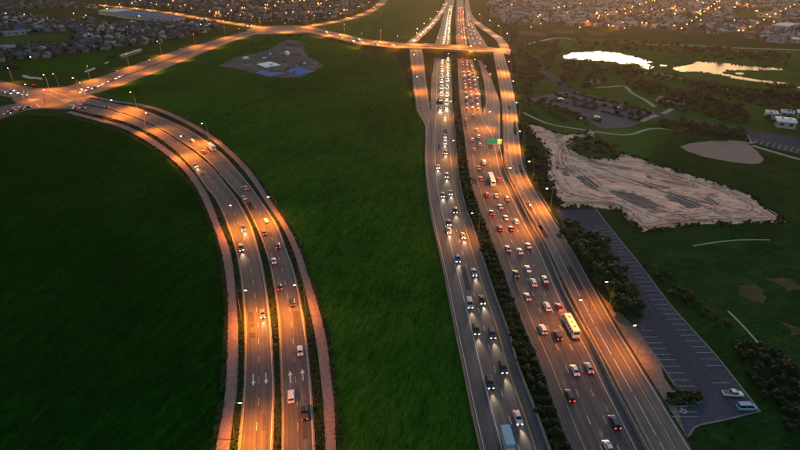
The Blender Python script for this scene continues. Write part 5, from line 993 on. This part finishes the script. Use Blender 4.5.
# construction site pieces
def slab(name, label, px4, z0, h, material, cat):
    P = [G(*q) for q in px4]; c = sum(P, Vector())/4; v0 = [(p.x-c.x, p.y-c.y, 0) for p in P]; v1 = [(p.x-c.x, p.y-c.y, h) for p in P]
    o = obj(name, mesh(name, v0+v1, [(3, 2, 1, 0), (4, 5, 6, 7), (0, 1, 5, 4), (1, 2, 6, 5), (2, 3, 7, 6), (3, 0, 4, 7)]), material, None, (c.x, c.y, z0)); tag(o, label, cat); return o
slab('concrete_slab', 'cream concrete slab in the middle of the building site', [(257, 64.6), (266, 68), (281, 65.5), (270, 62)], .05, .6, M['white'], 'slab')
slab('blue_cover', 'bright blue sheet over the excavation on the building site', [(286, 71.5), (299, 75.5), (313, 72), (298, 67)], .05, .5, M['bluetarp'], 'cover')
slab('blue_cover', 'dull blue sheeted strip beside the bright blue sheet', [(256, 73.5), (270, 77), (285, 73.5), (262, 70)], .05, .4, M['blueroof'], 'cover')
slab('site_hut', 'white hut at the top of the building site', [(285, 55), (288, 55.6), (289.5, 54), (286.5, 53.4)], .05, 3, M['white'], 'hut')
slab('site_hut', 'white container at the side of the building site', [(243, 60.3), (248, 60), (248.6, 59), (244, 59.2)], .05, 2.6, M['white'], 'container')
cl_m = [('grey', RM['grey']), ('white', M['white']), ('brown', RM['brown']), ('blue', M['blueroof']), ('rusty', RM['tan'])]
for k in range(26):
    x, y = rnd.uniform(238, 312), rnd.uniform(48, 75)
    if not inside(G(x, y), [G(*q) for q in [(237, 60), (270, 51), (300, 44), (303, 52), (316, 64), (298, 75), (268, 73)]]): continue
    c = G(x, y); w, d_, h_ = rnd.uniform(1.5, 6), rnd.uniform(1, 2.6), rnd.uniform(.5, 2.4); cn, cm_ = rnd.choice(cl_m)
    mb = MB(); nl = rnd.randint(2, 4)
    for q in range(nl): mb.box(-w/2+rnd.uniform(-.2, .2), w/2+rnd.uniform(-.2, .2), -d_/2, d_/2, h_*q/nl+.02*q, h_*(q+1)/nl)
    tag(obj('material_stack', mb.mesh('material_stack'), cm_, None, (c.x, c.y, .05), rnd.uniform(0, 3.1)), f'{cn} stack of building materials, {nth(k+1)} on the building site', 'stack', 'stacks on the building site')
def mound(x, y, w, h, seed, label):
    c = G(x, y); r = random.Random(seed); vs, fs = [], []; n = 14
    for i in range(n+1):
        for j in range(n+1):
            u, v = i/n*2-1, j/n*2-1; d_ = math.hypot(u, v); z = max(0, 1-d_**1.6)*h*(1+.5*mnoise.noise(Vector((u*2+seed, v*2, 0)))); vs.append((u*w, v*w*.6, z-.05+.1*(d_ < 1)))
    for i in range(n):
        for j in range(n): k = i*(n+1)+j; fs.append((k, k+n+1, k+n+2, k+1))
    tag(obj('soil_mound', mesh('soil_mound', vs, fs, smooth=True), M['site'], None, (c.x, c.y, .05)), label, 'mound')
for k, (x, y, w, h) in enumerate(((245, 62, 14, 2.5), (262, 57, 13, 3), (282, 50, 14, 3.5), (297, 55, 10, 2), (293, 45, 16, 3), (305, 64, 9, 2), (275, 71.5, 8, 1.6))): mound(x, y, w, h, k*7, f'heap of excavated soil, {nth(k+1)} clockwise on the building site')
# ------------------------------------------------------------------ haze
hm_, hn, hl_, hb = newmat('haze'); hn.remove(hb); pv = hn.new('ShaderNodeVolumePrincipled'); pv.inputs['Color'].default_value = (.9, .76, .62, 1); pv.inputs['Density'].default_value = .00006; pv.inputs['Anisotropy'].default_value = .75
hl_.new(pv.outputs[0], hn['Material Output'].inputs['Volume'])
tag(obj('haze', MB().box(-6100, 6100, -1600, 7100, -1, 130).mesh('haze'), hm_), kind='stuff')
